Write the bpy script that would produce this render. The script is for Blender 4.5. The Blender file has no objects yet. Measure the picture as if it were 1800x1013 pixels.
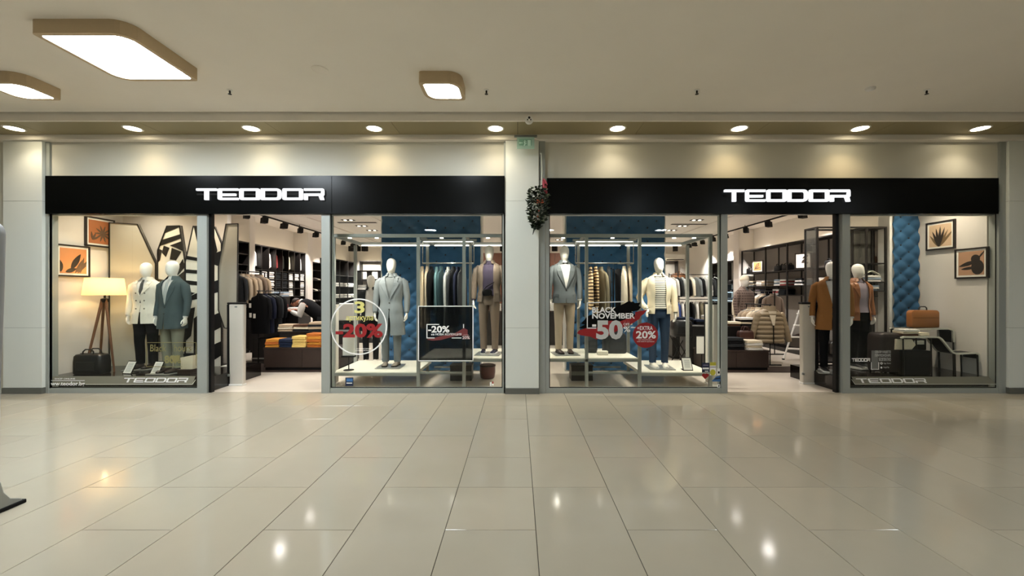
import bpy, bmesh, math, random
from math import sin, cos, pi, radians, sqrt
from mathutils import Vector, Matrix

random.seed(7)
SC = bpy.context.scene
COL = SC.collection
# ------------------------------------------------------------------ camera
FPX, CX, CY, EYE = 731.0, 910.0, 514.0, 1.57
cd = bpy.data.cameras.new('camera')
cam = bpy.data.objects.new('camera', cd)
COL.objects.link(cam)
cam.location = (0, 0, EYE)
cam.rotation_euler = (pi / 2, 0, 0)
cd.sensor_width = 36.0
cd.lens = FPX / 1800 * 36.0
cd.shift_x = -10 / 1800
cd.shift_y = 7.5 / 1800
cd.clip_start = 0.05
SC.camera = cam
# ------------------------------------------------------------------ world, exposure
w = bpy.data.worlds.new('world')
SC.world = w
w.use_nodes = True
w.node_tree.nodes['Background'].inputs[0].default_value = (0.9, 0.92, 1.0, 1)
w.node_tree.nodes['Background'].inputs[1].default_value = 0.05
vs = SC.view_settings
vs.view_transform = 'Standard'
vs.look = 'None'
vs.gamma = 1.0
vs.use_curve_mapping = False
vs.exposure = 0.70
SC.cycles.use_denoising = True
SC.cycles.transparent_max_bounces = 24
SC.cycles.max_bounces = 8
SC.cycles.diffuse_bounces = 5
SC.cycles.sample_clamp_indirect = 6.0
# light levels, tuned together
L_PANEL = 55.0      # radiance of the square ceiling luminaires
L_SOFFIT = 17.0     # watts of each soffit downlight
L_TRACK = 190.0      # watts of each shop track head
L_TWIN = 78.0       # watts of each twin downlight in the shop
L_BAR = 3.0        # radiance of LED bars in the vitrines
L_VITRINE = 46.0      # watts of each small spot in the vitrine frames
L_WINDOW_FILL = 80.0     # watts of each added, unseen side-window light
L_SHELF = 9.0       # radiance of shelf-top strips
L_LAMP = 8.5       # watts of the floor lamp bulb
L_SIGN = 0.8


# ------------------------------------------------------------------ helpers
def lin(c):
    c = c / 255.0
    return c / 12.92 if c <= 0.04045 else ((c + 0.055) / 1.055) ** 2.4


def C(r, g, b):
    return (lin(r), lin(g), lin(b), 1.0)


def at(px, py, Y):
    return ((px - CX) * Y / FPX, Y, EYE - (py - CY) * Y / FPX)


def wx(px, Y):
    return (px - CX) * Y / FPX


def wz(py, Y):
    return EYE - (py - CY) * Y / FPX


_mats = {}


def mat(name, rgb, rough=0.5, metal=0.0, spec=0.5, noise=0.06, scale=30.0, bump=0.0, coat=0.0):
    """Principled material whose colour and roughness carry a little procedural noise."""
    if name in _mats:
        return _mats[name]
    m = bpy.data.materials.new(name)
    m.use_nodes = True
    nt = m.node_tree
    b = nt.nodes['Principled BSDF']
    b.inputs['Roughness'].default_value = rough
    b.inputs['Metallic'].default_value = metal
    b.inputs['Specular IOR Level'].default_value = spec
    b.inputs['Coat Weight'].default_value = coat
    tc = nt.nodes.new('ShaderNodeTexCoord')
    nz = nt.nodes.new('ShaderNodeTexNoise')
    nz.inputs['Scale'].default_value = scale
    nz.inputs['Detail'].default_value = 3
    nt.links.new(tc.outputs['Object'], nz.inputs['Vector'])
    mr = nt.nodes.new('ShaderNodeMapRange')
    mr.inputs['To Min'].default_value = 1 - noise
    mr.inputs['To Max'].default_value = 1 + noise
    nt.links.new(nz.outputs['Fac'], mr.inputs['Value'])
    mx = nt.nodes.new('ShaderNodeVectorMath')
    mx.operation = 'SCALE'
    mx.inputs[0].default_value = C(*rgb)[:3]
    nt.links.new(mr.outputs['Result'], mx.inputs['Scale'])
    nt.links.new(mx.outputs['Vector'], b.inputs['Base Color'])
    if bump > 0:
        bp = nt.nodes.new('ShaderNodeBump')
        bp.inputs['Strength'].default_value = bump
        bp.inputs['Distance'].default_value = 0.004
        nt.links.new(nz.outputs['Fac'], bp.inputs['Height'])
        nt.links.new(bp.outputs['Normal'], b.inputs['Normal'])
    _mats[name] = m
    return m


def fab(name, rgb, scale=120.0, noise=0.16):
    return mat('fabric_' + name, rgb, rough=0.9, spec=0.15, noise=noise, scale=scale, bump=0.35)


def emit(name, rgb, strength):
    if name in _mats:
        return _mats[name]
    m = bpy.data.materials.new(name)
    m.use_nodes = True
    nt = m.node_tree
    nt.nodes.clear()
    o = nt.nodes.new('ShaderNodeOutputMaterial')
    e = nt.nodes.new('ShaderNodeEmission')
    e.inputs[0].default_value = C(*rgb)
    e.inputs[1].default_value = strength
    nt.links.new(e.outputs[0], o.inputs[0])
    _mats[name] = m
    return m


def pane_mat(name, tint=(255, 255, 255), ior=1.5, film=None, alpha=0.0):
    """Thin glass: Fresnel mix of mirror and clear, optionally with a translucent printed film."""
    if name in _mats:
        return _mats[name]
    m = bpy.data.materials.new(name)
    m.use_nodes = True
    nt = m.node_tree
    nt.nodes.clear()
    o = nt.nodes.new('ShaderNodeOutputMaterial')
    tr = nt.nodes.new('ShaderNodeBsdfTransparent')
    tr.inputs[0].default_value = C(*tint)
    gl = nt.nodes.new('ShaderNodeBsdfGlossy')
    gl.inputs['Roughness'].default_value = 0.01
    fr = nt.nodes.new('ShaderNodeFresnel')
    ge = nt.nodes.new('ShaderNodeNewGeometry')
    mr = nt.nodes.new('ShaderNodeMapRange')      # same reflectance on both faces of the thin pane
    mr.inputs['To Min'].default_value = ior
    mr.inputs['To Max'].default_value = 1 / ior
    nt.links.new(ge.outputs['Backfacing'], mr.inputs['Value'])
    nt.links.new(mr.outputs['Result'], fr.inputs[0])
    mx = nt.nodes.new('ShaderNodeMixShader')
    base = tr.outputs[0]
    if film:
        df = nt.nodes.new('ShaderNodeBsdfDiffuse')
        df.inputs[0].default_value = C(*film)
        m2 = nt.nodes.new('ShaderNodeMixShader')
        m2.inputs[0].default_value = alpha
        nt.links.new(tr.outputs[0], m2.inputs[1])
        nt.links.new(df.outputs[0], m2.inputs[2])
        base = m2.outputs[0]
    nt.links.new(fr.outputs[0], mx.inputs[0])
    nt.links.new(base, mx.inputs[1])
    nt.links.new(gl.outputs[0], mx.inputs[2])
    nt.links.new(mx.outputs[0], o.inputs[0])
    _mats[name] = m
    return m


class MB:
    """Collects vertices and faces; build() links ONE mesh object."""

    def __init__(self):
        self.v, self.f = [], []

    def add(self, vs, fs):
        k = len(self.v)
        self.v += [tuple(p) for p in vs]
        self.f += [tuple(i + k for i in f) for f in fs]
        return self

    def box(self, x0, x1, y0, y1, z0, z1):
        vs = [(x, y, z) for z in (z0, z1) for y in (y0, y1) for x in (x0, x1)]
        return self.add(vs, [(0, 2, 3, 1), (4, 5, 7, 6), (0, 1, 5, 4), (2, 6, 7, 3), (0, 4, 6, 2), (1, 3, 7, 5)])

    def bbox(self, x0, x1, y0, y1, z0, z1, b=0.01):
        """box with chamfered edges"""
        bm = bmesh.new()
        bmesh.ops.create_cube(bm, size=1)
        for v in bm.verts:
            v.co = Vector((x0 + (v.co.x + .5) * (x1 - x0), y0 + (v.co.y + .5) * (y1 - y0), z0 + (v.co.z + .5) * (z1 - z0)))
        bmesh.ops.bevel(bm, geom=list(bm.edges), offset=b, segments=2, affect='EDGES', profile=0.5)
        bm.verts.index_update()
        self.add([v.co[:] for v in bm.verts], [[v.index for v in f.verts] for f in bm.faces])
        bm.free()
        return self

    def loft(self, rings, cap=(True, True), closed=True):
        n = len(rings[0])
        vs = [p for r in rings for p in r]
        fs = []
        for i in range(len(rings) - 1):
            for j in range(n if closed else n - 1):
                a, b = i * n + j, i * n + (j + 1) % n
                fs.append((a, b, b + n, a + n))
        if closed and cap[0]:
            fs.append(tuple(range(n - 1, -1, -1)))
        if closed and cap[1]:
            k = (len(rings) - 1) * n
            fs.append(tuple(range(k, k + n)))
        return self.add(vs, fs)

    def tube(self, pts, r, n=8, flat=1.0):
        """tube along a polyline; r number or list; flat scales the second axis"""
        P = [Vector(p) for p in pts]
        R = r if isinstance(r, (list, tuple)) else [r] * len(P)
        rings = []
        t0 = (P[1] - P[0]).normalized()
        up = Vector((0, 0, 1)) if abs(t0.z) < 0.9 else Vector((0, 1, 0))
        side = t0.cross(up).normalized()
        for i, p in enumerate(P):
            t = (P[min(i + 1, len(P) - 1)] - P[max(i - 1, 0)]).normalized()
            side = (side - t * side.dot(t)).normalized()
            q = t.cross(side)
            rings.append([p + (side * cos(a) + q * sin(a) * flat) * R[i] for a in [2 * pi * k / n for k in range(n)]])
        return self.loft(rings)

    def lathe(self, prof, n=20, cx=0, cy=0):
        rings = [[(cx + r * cos(2 * pi * k / n), cy + r * sin(2 * pi * k / n), z) for k in range(n)] for r, z in prof]
        return self.loft(rings)

    def prism(self, poly, y0, y1):
        """polygon in XZ extruded from y0 to y1 (poly counter-clockwise seen from -Y)"""
        n = len(poly)
        vs = [(x, y0, z) for x, z in poly] + [(x, y1, z) for x, z in poly]
        fs = [tuple(range(n)), tuple(range(2 * n - 1, n - 1, -1))]
        for i in range(n):
            j = (i + 1) % n
            fs.append((i, i + n, j + n, j))
        return self.add(vs, fs)

    def ringprism(self, outer, inner, y0, y1):
        n = len(outer)
        vs = [(x, y, z) for y in (y0, y1) for pl in (outer, inner) for x, z in pl]
        fs = []
        for i in range(n):
            j = (i + 1) % n
            o0, i0, o1, i1 = i, i + n, i + 2 * n, i + 3 * n
            O0, I0, O1, I1 = j, j + n, j + 2 * n, j + 3 * n
            fs += [(o0, O0, I0, i0), (o1, i1, I1, O1), (o0, o1, O1, O0), (i0, I0, I1, i1)]
        return self.add(vs, fs)

    def mesh(self, name):
        me = bpy.data.meshes.new(name)
        me.from_pydata(self.v, [], self.f)
        bm = bmesh.new()
        bm.from_mesh(me)
        bmesh.ops.recalc_face_normals(bm, faces=list(bm.faces))
        bm.to_mesh(me)
        bm.free()
        return me

    def build(self, name, m, parent=None, smooth=False, loc=None):
        return link(name, self.mesh(name), m, parent, smooth, loc)


def link(name, me, m, parent=None, smooth=False, loc=None, rotz=0.0, scale=None):
    o = bpy.data.objects.new(name, me)
    COL.objects.link(o)
    if smooth and me.users <= 1:
        me.polygons.foreach_set('use_smooth', [True] * len(me.polygons))
        try:
            me.set_sharp_from_angle(angle=radians(50))
        except Exception:
            pass
    if len(me.materials) == 0:
        me.materials.append(m)
    elif me.materials[0] is not m:
        o.material_slots[0].link = 'OBJECT'
        o.material_slots[0].material = m
    if parent is not None:
        o.parent = parent
    if loc is not None:
        o.location = loc
    o.rotation_euler = (0, 0, rotz)
    if scale is not None:
        o.scale = scale
    return o


_cache = {}


def cached(key, fn):
    if key not in _cache:
        _cache[key] = fn()
    return _cache[key]


def tag(o, label, cat, group=None, kind=None):
    o['label'] = label
    o['category'] = cat
    if group:
        o['group'] = group
    if kind:
        o['kind'] = kind
    return o


def thing(name, label, cat, loc=(0, 0, 0), rotz=0.0, group=None):
    o = bpy.data.objects.new(name, None)
    COL.objects.link(o)
    o.location = loc
    o.rotation_euler = (0, 0, rotz)
    o.empty_display_size = 0.1
    return tag(o, label, cat, group)


def struct(name, mb, m, parent=None, smooth=False):
    o = mb.build(name, m, parent, smooth)
    if parent is None:
        o['kind'] = 'structure'
    return o


def spot(name, loc, target, watts, angle=70, blend=0.6, rgb=(255, 236, 205), size=0.05, parent=None):
    d = bpy.data.lights.new(name, 'SPOT')
    d.energy = watts
    d.spot_size = radians(angle)
    d.spot_blend = blend
    d.shadow_soft_size = size
    d.color = C(*rgb)[:3]
    o = bpy.data.objects.new(name, d)
    COL.objects.link(o)
    o.location = loc
    o.rotation_euler = (Vector(target) - Vector(loc)).to_track_quat('-Z', 'Y').to_euler()
    if parent is not None:
        o.parent = parent
        o.matrix_parent_inverse = Matrix.Translation(Vector(parent.location)).inverted() if parent.rotation_euler.z == 0 else parent.matrix_world.inverted()
    return o


def arc(cx, cz, r, a0, a1, n=5):
    return [(cx + r * cos(a0 + (a1 - a0) * k / n), cz + r * sin(a0 + (a1 - a0) * k / n)) for k in range(n + 1)]


def rrect(x0, x1, z0, z1, r, n=4):
    """rounded rectangle, counter-clockwise; r = (bl, br, tr, tl) or a number"""
    if not isinstance(r, (tuple, list)):
        r = (r,) * 4
    return (arc(x0 + r[0], z0 + r[0], r[0], pi, 1.5 * pi, n) + arc(x1 - r[1], z0 + r[1], r[1], -.5 * pi, 0, n)
            + arc(x1 - r[2], z1 - r[2], r[2], 0, .5 * pi, n) + arc(x0 + r[3], z1 - r[3], r[3], .5 * pi, pi, n))


def clip(poly, cl):
    """Sutherland-Hodgman: poly clipped by convex counter-clockwise cl"""
    out = list(poly)
    for i in range(len(cl)):
        a, b = cl[i], cl[(i + 1) % len(cl)]
        src, out = out, []
        side = lambda p: (b[0] - a[0]) * (p[1] - a[1]) - (b[1] - a[1]) * (p[0] - a[0])
        for k in range(len(src)):
            p, q = src[k - 1], src[k]
            sp, sq = side(p), side(q)
            if (sp >= 0) != (sq >= 0):
                t = sp / (sp - sq)
                out.append((p[0] + t * (q[0] - p[0]), p[1] + t * (q[1] - p[1])))
            if sq >= 0:
                out.append(q)
        if not out:
            return []
    return out


def text_mesh(body, bold=0.0):
    key = ('text', body, bold)
    if key in _cache:
        return _cache[key]
    cu = bpy.data.curves.new('text', 'FONT')
    cu.body = body
    cu.size = 1.0
    cu.offset = bold
    cu.resolution_u = 3
    o = bpy.data.objects.new('text', cu)
    COL.objects.link(o)
    dg = bpy.context.evaluated_depsgraph_get()
    me = bpy.data.meshes.new_from_object(o.evaluated_get(dg))
    vs = [v.co.copy() for v in me.vertices]
    fs = [tuple(p.vertices) for p in me.polygons]
    bpy.data.objects.remove(o)
    _cache[key] = (vs, fs)
    return vs, fs


def lettering(name, body, px0, px1, py0, py1, Y, m, parent, bold=0.0, shear=0.0, thick=0.0015):
    """flat lettering in the plane y=Y, fitted to a rectangle given in photo pixels; parent sits at the origin"""
    vs, fs = text_mesh(body, bold)
    xs, zs = [v.x for v in vs], [v.y for v in vs]
    a0, a1, b0, b1 = min(xs), max(xs), min(zs), max(zs)
    X0, X1, Z0, Z1 = wx(px0, Y), wx(px1, Y), wz(py1, Y), wz(py0, Y)
    mb = MB()
    pts = []
    for v in vs:
        u, t = (v.x - a0) / (a1 - a0), (v.y - b0) / (b1 - b0)
        pts.append((X0 + u * (X1 - X0) + shear * (t - .5) * (Z1 - Z0), Y, Z0 + t * (Z1 - Z0)))
    n = len(pts)
    mb.v = pts
    mb.f = fs
    me = mb.mesh(name)
    bm = bmesh.new()
    bm.from_mesh(me)
    r = bmesh.ops.extrude_face_region(bm, geom=list(bm.faces))
    for e in r['geom']:
        if isinstance(e, bmesh.types.BMVert):
            e.co.y += thick
    bmesh.ops.recalc_face_normals(bm, faces=list(bm.faces))
    bm.to_mesh(me)
    bm.free()
    return link(name, me, m, parent)


ORD = ['topmost', 'second down', 'third down', 'fourth down', 'fifth down', 'sixth down', 'seventh down']

# ------------------------------------------------------------------ materials of the setting
M_WALL = mat('white_wall', (206, 202, 186), rough=0.45, noise=0.02, scale=3)
M_CEIL = mat('ceiling_paint', (238, 232, 221), rough=0.9, noise=0.03, scale=2, spec=0.2)
M_SOFF = mat('soffit_panel', (150, 138, 104), rough=0.5, noise=0.03, scale=2)
M_COLUMN = mat('column_panel', (226, 228, 219), rough=0.12, noise=0.02, scale=2, spec=0.6)
M_GROUT = mat('dark_grout', (62, 56, 46), rough=0.9, noise=0.2)
M_TILE = [mat('floor_tile_%s' % n, c, rough=0.10, noise=0.03, scale=4, spec=0.4) for n, c in
          (('pale', (174, 165, 147)), ('sand', (171, 162, 144)), ('warm', (176, 166, 147)))]
M_ALU = mat('aluminium', (160, 164, 158), rough=0.35, metal=0.15, noise=0.03)
M_ALUD = mat('dark_aluminium', (110, 111, 104), rough=0.4, metal=0.3, noise=0.03)
M_BLACK = mat('black_paint', (7, 7, 7), rough=0.4, noise=0.1, spec=0.25)
M_BLACKM = mat('matt_black', (14, 12, 11), rough=0.7, noise=0.15, spec=0.25)
M_SIGNBOARD = mat('sign_board', (5, 6, 6), rough=0.25, noise=0.05, spec=0.12)
M_SHOPWALL = mat('shop_wall', (214, 209, 202), rough=0.8, noise=0.02, scale=3, spec=0.2)
M_SHOPCEIL = mat('shop_ceiling', (218, 213, 207), rough=0.9, noise=0.02, scale=3, spec=0.2)
M_SHOPFLOOR = mat('shop_floor', (206, 196, 182), rough=0.2, noise=0.04, scale=2)
M_DARKWOOD = mat('dark_wood', (44, 30, 24), rough=0.45, noise=0.3, scale=9)
M_WOOD = mat('walnut_wood', (104, 66, 38), rough=0.45, noise=0.25, scale=14)
M_GLASS = pane_mat('window_glass', (250, 252, 250), 1.36)
M_GREYGLASS = pane_mat('smoked_glass', (205, 205, 200), 1.5, film=(120, 120, 114), alpha=0.35)
M_WHITE = mat('white_lacquer', (232, 230, 224), rough=0.4, noise=0.02)
M_MANN = mat('mannequin_white', (240, 236, 226), rough=0.35, noise=0.02)
M_CHROME = mat('chrome', (205, 206, 204), rough=0.18, metal=1.0, noise=0.02)
M_STEEL = mat('brushed_steel', (168, 170, 166), rough=0.32, metal=0.7, noise=0.04)
M_VIN_W = mat('white_vinyl', (250, 249, 246), rough=0.5, noise=0.01)
M_VIN_R = mat('red_vinyl', (150, 22, 26), rough=0.5, noise=0.03)
M_VIN_K = mat('black_vinyl', (4, 4, 4), rough=0.5, noise=0.05, spec=0.12)
M_VIN_Y = mat('yellow_vinyl', (222, 214, 130), rough=0.5, noise=0.03)
M_PAPER = mat('white_paper', (232, 230, 222), rough=0.8, noise=0.02)

# ------------------------------------------------------------------ structure: mall
YF = 6.52          # glazing plane
YS = 18.5          # shop back wall
XL, XR = -7.47, 7.47
HS = 3.57          # shop ceiling height
HM = 4.10          # mall ceiling height

floor = struct('floor', MB().box(-14, 14, -8, YF + 0.02, -0.12, -0.006), M_GROUT)
TW, TD, GAP = 0.60, 0.60, 0.0045
tile_n = 0


def tile_mesh(l):
    return MB().add(*_chamfer(TW - GAP, l - GAP)).mesh('tile')


def _chamfer(wd, l):
    a, b, c = wd / 2, l / 2, 0.0012
    vs = [(-a, -b, -.004), (a, -b, -.004), (a, b, -.004), (-a, b, -.004),
          (-a, -b, -c), (a, -b, -c), (a, b, -c), (-a, b, -c),
          (-a + c, -b + c, 0), (a - c, -b + c, 0), (a - c, b - c, 0), (-a + c, b - c, 0)]
    fs = [(8, 9, 10, 11)] + [(i, (i + 1) % 4, (i + 1) % 4 + 4, i + 4) for i in range(4)] + [(i + 4, (i + 1) % 4 + 4, (i + 1) % 4 + 8, i + 8) for i in range(4)]
    return vs, fs


far = MB()
rows = [2.746 + 0.6 * k for k in range(-20, 8)]
for c in range(-24, 25):
    x = -0.48 + 0.6 * c + 0.3
    js = []
    for k, y in enumerate(rows):
        r = (k - 20)
        if c % 2 == 0:
            ok = (r % 2 == 0) or (r % 4 == 1 and c % 4 == 0) or (r % 4 == 3 and c % 4 == 2)
        else:
            ok = r % 2 != 0
        if ok:
            js.append(y)
    js = [y for y in js if y < YF - 0.1] + [YF]
    for y0, y1 in zip(js[:-1], js[1:]):
        if y1 - y0 < 0.05:
            continue
        half = 1.27 * max(y1, 0.1) + 0.4
        m = random.choice(M_TILE)
        if y1 > 2.2 and abs(x) < half:
            if y1 == YF:
                me = cached(('tile', round(y1 - y0, 3)), lambda: tile_mesh(y1 - y0))
            else:
                me = cached(('tile', round(y1 - y0, 2)), lambda: tile_mesh(round(y1 - y0, 2)))
            link('tile', me, m, floor, loc=(x, (y0 + y1) / 2, 0), rotz=0)
            tile_n += 1
        else:
            vs_, fs_ = _chamfer(TW - GAP, y1 - y0 - GAP)
            far.add([(a + x, b + (y0 + y1) / 2, z) for a, b, z in vs_], fs_)
print('TILES', tile_n)
o = far.build('tile_field', M_TILE[0], floor)
o['kind'] = 'stuff'

ceiling = struct('ceiling', MB().box(-14, 14, -8, 5.83, HM, HM + 0.1), M_CEIL)
# drop beam with shadow gap, soffit panels, wall trim
struct('trim_1', MB().box(-14, 14, 5.86, 5.90, 3.99, HM + 0.1), M_CEIL)
soff = struct('ceiling_soffit', MB().box(-14, 14, 5.90, 6.50, 4.03, 4.10), M_BLACKM)
xs = [-12.6 + 1.8 * k for k in range(15)]
for a, b in zip(xs[:-1], xs[1:]):
    MB().box(a + .003, b - .003, 5.901, 6.40, 3.992, 4.03).build('panel', M_SOFF, soff)
struct('trim_2', MB().box(-14, 14, 6.38, 6.50, 3.915, 3.991), M_CEIL)
wf = MB().box(-14, 14, 6.50, 6.62, 2.805, 4.1)
struct('wall_front', wf, M_WALL)
MB().box(-14, XL - .05, 6.50, 6.62, 0, 2.805).build('panel', M_WALL, bpy.data.objects['wall_front'])
MB().box(XR + .05, 14, 6.50, 6.62, 0, 2.805).build('panel', M_WALL, bpy.data.objects['wall_front'])
# opposite side of the mall behind the viewer (seen only in reflections) and ends
op = struct('wall_back', MB().box(-14, 14, -8.1, -8, 0, 4.1), mat('dark_facade', (74, 70, 64), rough=.6))
struct('wall_left', MB().box(-14.1, -14, -8, YF, 0, 4.1), M_WALL)
struct('wall_right', MB().box(14, 14.1, -8, YF, 0, 4.1), M_WALL)

# columns
def column(n, x0, x1, y0, trim=()):
    root = bpy.data.objects.new('column', None)
    COL.objects.link(root)
    root['kind'] = 'structure'
    MB().box(x0 + .01, x1 - .01, y0 + .012, 6.51, 0.0, 3.915).build('core', M_ALUD, root)
    zs = [0.09, 1.02, 2.98, 3.913]
    for a, b in zip(zs[:-1], zs[1:]):
        MB().bbox(x0, x1, y0, y0 + 0.09, a + .0015, b - .0015, 0.002).build('panel', M_COLUMN, root)
    MB().bbox(x0 - .008, x1 + .008, y0 - .012, 6.5, 0.0, 0.088, 0.003).build('plinth', M_ALUD, root)
    for a, b, c in trim:
        MB().box(a, b, c, 6.51, 0.0, 3.913).build('trim', M_ALU, root)


column(1, -7.96, -7.355, 6.43, [(-7.352, -7.29, 6.475)])
column(2, -0.185, 0.325, 6.41, [(0.33, 0.425, 6.45), (-0.215, -0.188, 6.46)])
column(3, 7.60, 8.20, 6.43, [(7.50, 7.592, 6.47)])

# ------------------------------------------------------------------ structure: shop shell
shop_floor = struct('floor_shop', MB().box(-7.6, 7.6, YF + 0.02, YS, -0.1, 0.0), M_SHOPFLOOR)
struct('wall_shop_back', MB().box(-7.6, 7.6, YS, YS + .1, 0, HS), M_SHOPWALL)
struct('wall_shop_left', MB().box(XL - .12, XL, 6.62, YS, 0, HS), M_SHOPWALL)
struct('wall_shop_right', MB().box(XR, XR + .12, 6.62, YS, 0, HS), M_SHOPWALL)
cs = struct('ceiling_shop', MB().box(-7.6, 7.6, 6.62, YS + .1, HS, HS + .1), M_SHOPCEIL)
# shallow dropped bands that run into the depth of the shop
for a, b in ((-5.75, -5.55), (5.55, 5.75), (-3.9, -3.8), (3.8, 3.9)):
    MB().box(a, b, 6.7, YS - .02, HS - .035, HS).build('panel', M_SHOPCEIL, cs)
MB().box(-7.4, 7.4, 6.60, 6.64, 2.80, HS).build('panel', M_SHOPCEIL, cs)
# dark mats on the shop floor
for nm, x0, x1, y0, y1 in (('left', -6.6, -2.9, 8.16, 9.05), ('right', 3.3, 5.9, 8.12, 8.75)):
    o = MB().bbox(x0, x1, y0, y1, 0.0, 0.012, 0.003).build('floor_mat', M_DARKWOOD)
    tag(o, 'dark brown floor mat under the low table inside the %s doorway' % nm, 'mat')

# centre partitions with tufted blue faces
M_BLUE = mat('blue_velvet', (46, 88, 124), rough=0.75, noise=0.18, scale=6, spec=0.3)
M_BUTTON = mat('tuft_button', (16, 30, 46), rough=0.7)


def tufted(name, x0, x1, z0, z1, y, parent, sx=0.36, sz=0.27):
    """upholstered face: padded relief with buttons set in a diamond grid"""
    nx, nz = int((x1 - x0) / 0.03), int((z1 - z0) / 0.03)
    vs, fs = [], []
    btn = []
    for r in range(int((z1 - z0) / sz * 2) + 2):
        for c in range(int((x1 - x0) / sx) + 2):
            bx, bz = x0 + (c + (r % 2) * .5) * sx, z0 + r * sz / 2
            if x0 + .03 < bx < x1 - .03 and z0 + .03 < bz < z1 - .03:
                btn.append((bx, bz))
    for j in range(nz + 1):
        for i in range(nx + 1):
            x, z = x0 + (x1 - x0) * i / nx, z0 + (z1 - z0) * j / nz
            u, v = (x - x0) / sx, (z - z0) / sz
            a, b = abs(sin(pi * (u + v))), abs(sin(pi * (u - v)))
            h = 0.045 * (a * b) ** 0.45
            vs.append((x, y - h, z))
    for j in range(nz):
        for i in range(nx):
            k = j * (nx + 1) + i
            fs.append((k, k + 1, k + nx + 2, k + nx + 1))
    p = MB().add(vs, fs).build('upholstery', M_BLUE, parent, True)
    bm_ = MB()
    for bx, bz in btn:
        bm_.loft([[(bx + r * cos(2 * pi * k / 8), y - d, bz + r * sin(2 * pi * k / 8)) for k in range(8)] for r, d in ((.02, 0.002), (.018, .012), (.006, .016))])
    q = bm_.build('button', M_BUTTON, p)
    return p


for nm, a, b in (('1', -2.70, -0.74), ('2', 0.965, 2.92)):
    root = bpy.data.objects.new('partition_%s' % nm, None)
    COL.objects.link(root)
    root['kind'] = 'structure'
    MB().box(a - .03, b + .03, 8.3, 8.62, 0, HS - .002).build('core', M_WHITE, root)
    tufted('upholstery', a, b, 0.02, HS - .01, 8.295, root)

# glazing -------------------------------------------------------------------
def window(n, x0, x1, joints, post_l, post_r):
    root = bpy.data.objects.new('window_%d' % n, None)
    COL.objects.link(root)
    root['kind'] = 'structure'
    fr = MB()
    fr.box(x0 - post_l, x0, 6.46, 6.60, 0.0, 2.82)
    fr.box(x1, x1 + post_r, 6.46, 6.60, 0.0, 2.82)
    fr.box(x0, x1, 6.47, 6.58, 0.0, 0.075)
    fr.box(x0, x1, 6.50, 6.58, 2.775, 2.82)
    fr.build('frame', M_ALU, root)
    g = MB()
    g.box(x0, x1, 6.497, 6.50, 0.075, 0.09)
    for s in (x0, x1 - .014):
        g.box(s, s + .014, 6.497, 6.50, 0.09, 2.79)
    g.build('gasket', M_BLACK, root)
    xs = [x0] + joints + [x1]
    for a, b in zip(xs[:-1], xs[1:]):
        MB().box(a + .003, b - .003, 6.515, 6.523, 0.07, 2.79).build('pane', M_GLASS, root)
    return root


W1 = window(1, -7.29, -4.98, [-6.04], 0.02, 0.15)
W2 = window(2, -2.92, -0.235, [-1.56], 0.13, 0.04)
W3 = window(3, 0.49, 3.17, [1.775], 0.06, 0.09)
W4 = window(4, 5.165, 7.475, [], 0.12, 0.05)
# deep black reveals of the doorways
for n, a, b in ((1, -4.828, -4.79), (2, 4.972, 5.018)):
    struct('door_%d' % n, MB().box(a, b, 6.50, 6.57, 0.0, 2.80), M_BLACK)
# display plinths behind the side windows
M_PLINTH = mat('gloss_black_plinth', (22, 18, 16), rough=0.12, noise=0.15, scale=5)
struct('floor_window_left', MB().box(XL, -4.85, 6.60, 7.86, 0.0, 0.23), M_PLINTH)
struct('floor_window_right', MB().box(5.06, XR, 6.60, 7.72, 0.0, 0.23), M_PLINTH)
struct('wall_window_left', MB().box(XL, -5.5, 7.87, 7.97, 0.0, HS), M_SHOPWALL)
# blue tufted pier and white jamb behind right window
root = bpy.data.objects.new('partition_3', None)
COL.objects.link(root)
root['kind'] = 'structure'
MB().box(6.93, XR - .002, 7.75, 8.0, 0, HS - .002).build('core', M_WHITE, root)
tufted('upholstery', 6.975, XR - .02, 0.24, HS - .01, 7.745, root, sx=0.30, sz=0.26)
# ================================================================== mall fixtures
M_FRAME = mat('lamp_frame', (196, 174, 140), rough=0.5, noise=0.03)
M_PANEL = emit('luminaire_diffuser', (238, 248, 255), L_PANEL)


def luminaire(x0, x1, y0, y1, label, group=None, big=True):
    """square ceiling luminaire with two large and two small corner radii"""
    w_, d_ = (x1 - x0) / 2, (y1 - y0) / 2
    t = thing('ceiling_luminaire', label, 'ceiling light', ((x0 + x1) / 2, (y0 + y1) / 2, HM), 0, group)
    R, r, drop = (0.16, 0.04, 0.13) if big else (0.10, 0.035, 0.11)
    f = 0.045
    out = rrect(-w_, w_, -d_, d_, (r, R, r, R), 6)
    inn = rrect(-w_ + f, w_ - f, -d_ + f, d_ - f, (r * .7, R - f * .7, r * .7, R - f * .7), 6)
    mb = MB()
    n = len(out)
    vs = [(x, y, z) for pl, z in ((out, -.0), (out, -drop), (inn, -drop), (inn, -.0)) for x, y in pl]
    fs = []
    for k in range(3):
        for i in range(n):
            j = (i + 1) % n
            fs.append((k * n + i, k * n + j, k * n + n + j, k * n + n + i))
    mb.add(vs, fs).build('frame', M_FRAME, t)
    MB().add([(x, y, -drop + .008) for x, y in inn] + [(x, y, -drop + .03) for x, y in inn], [tuple(range(n)), tuple(range(2 * n - 1, n - 1, -1))] + [(i, (i + 1) % n, n + (i + 1) % n, n + i) for i in range(n)]).build('diffuser', M_PANEL, t)
    return t


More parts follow.
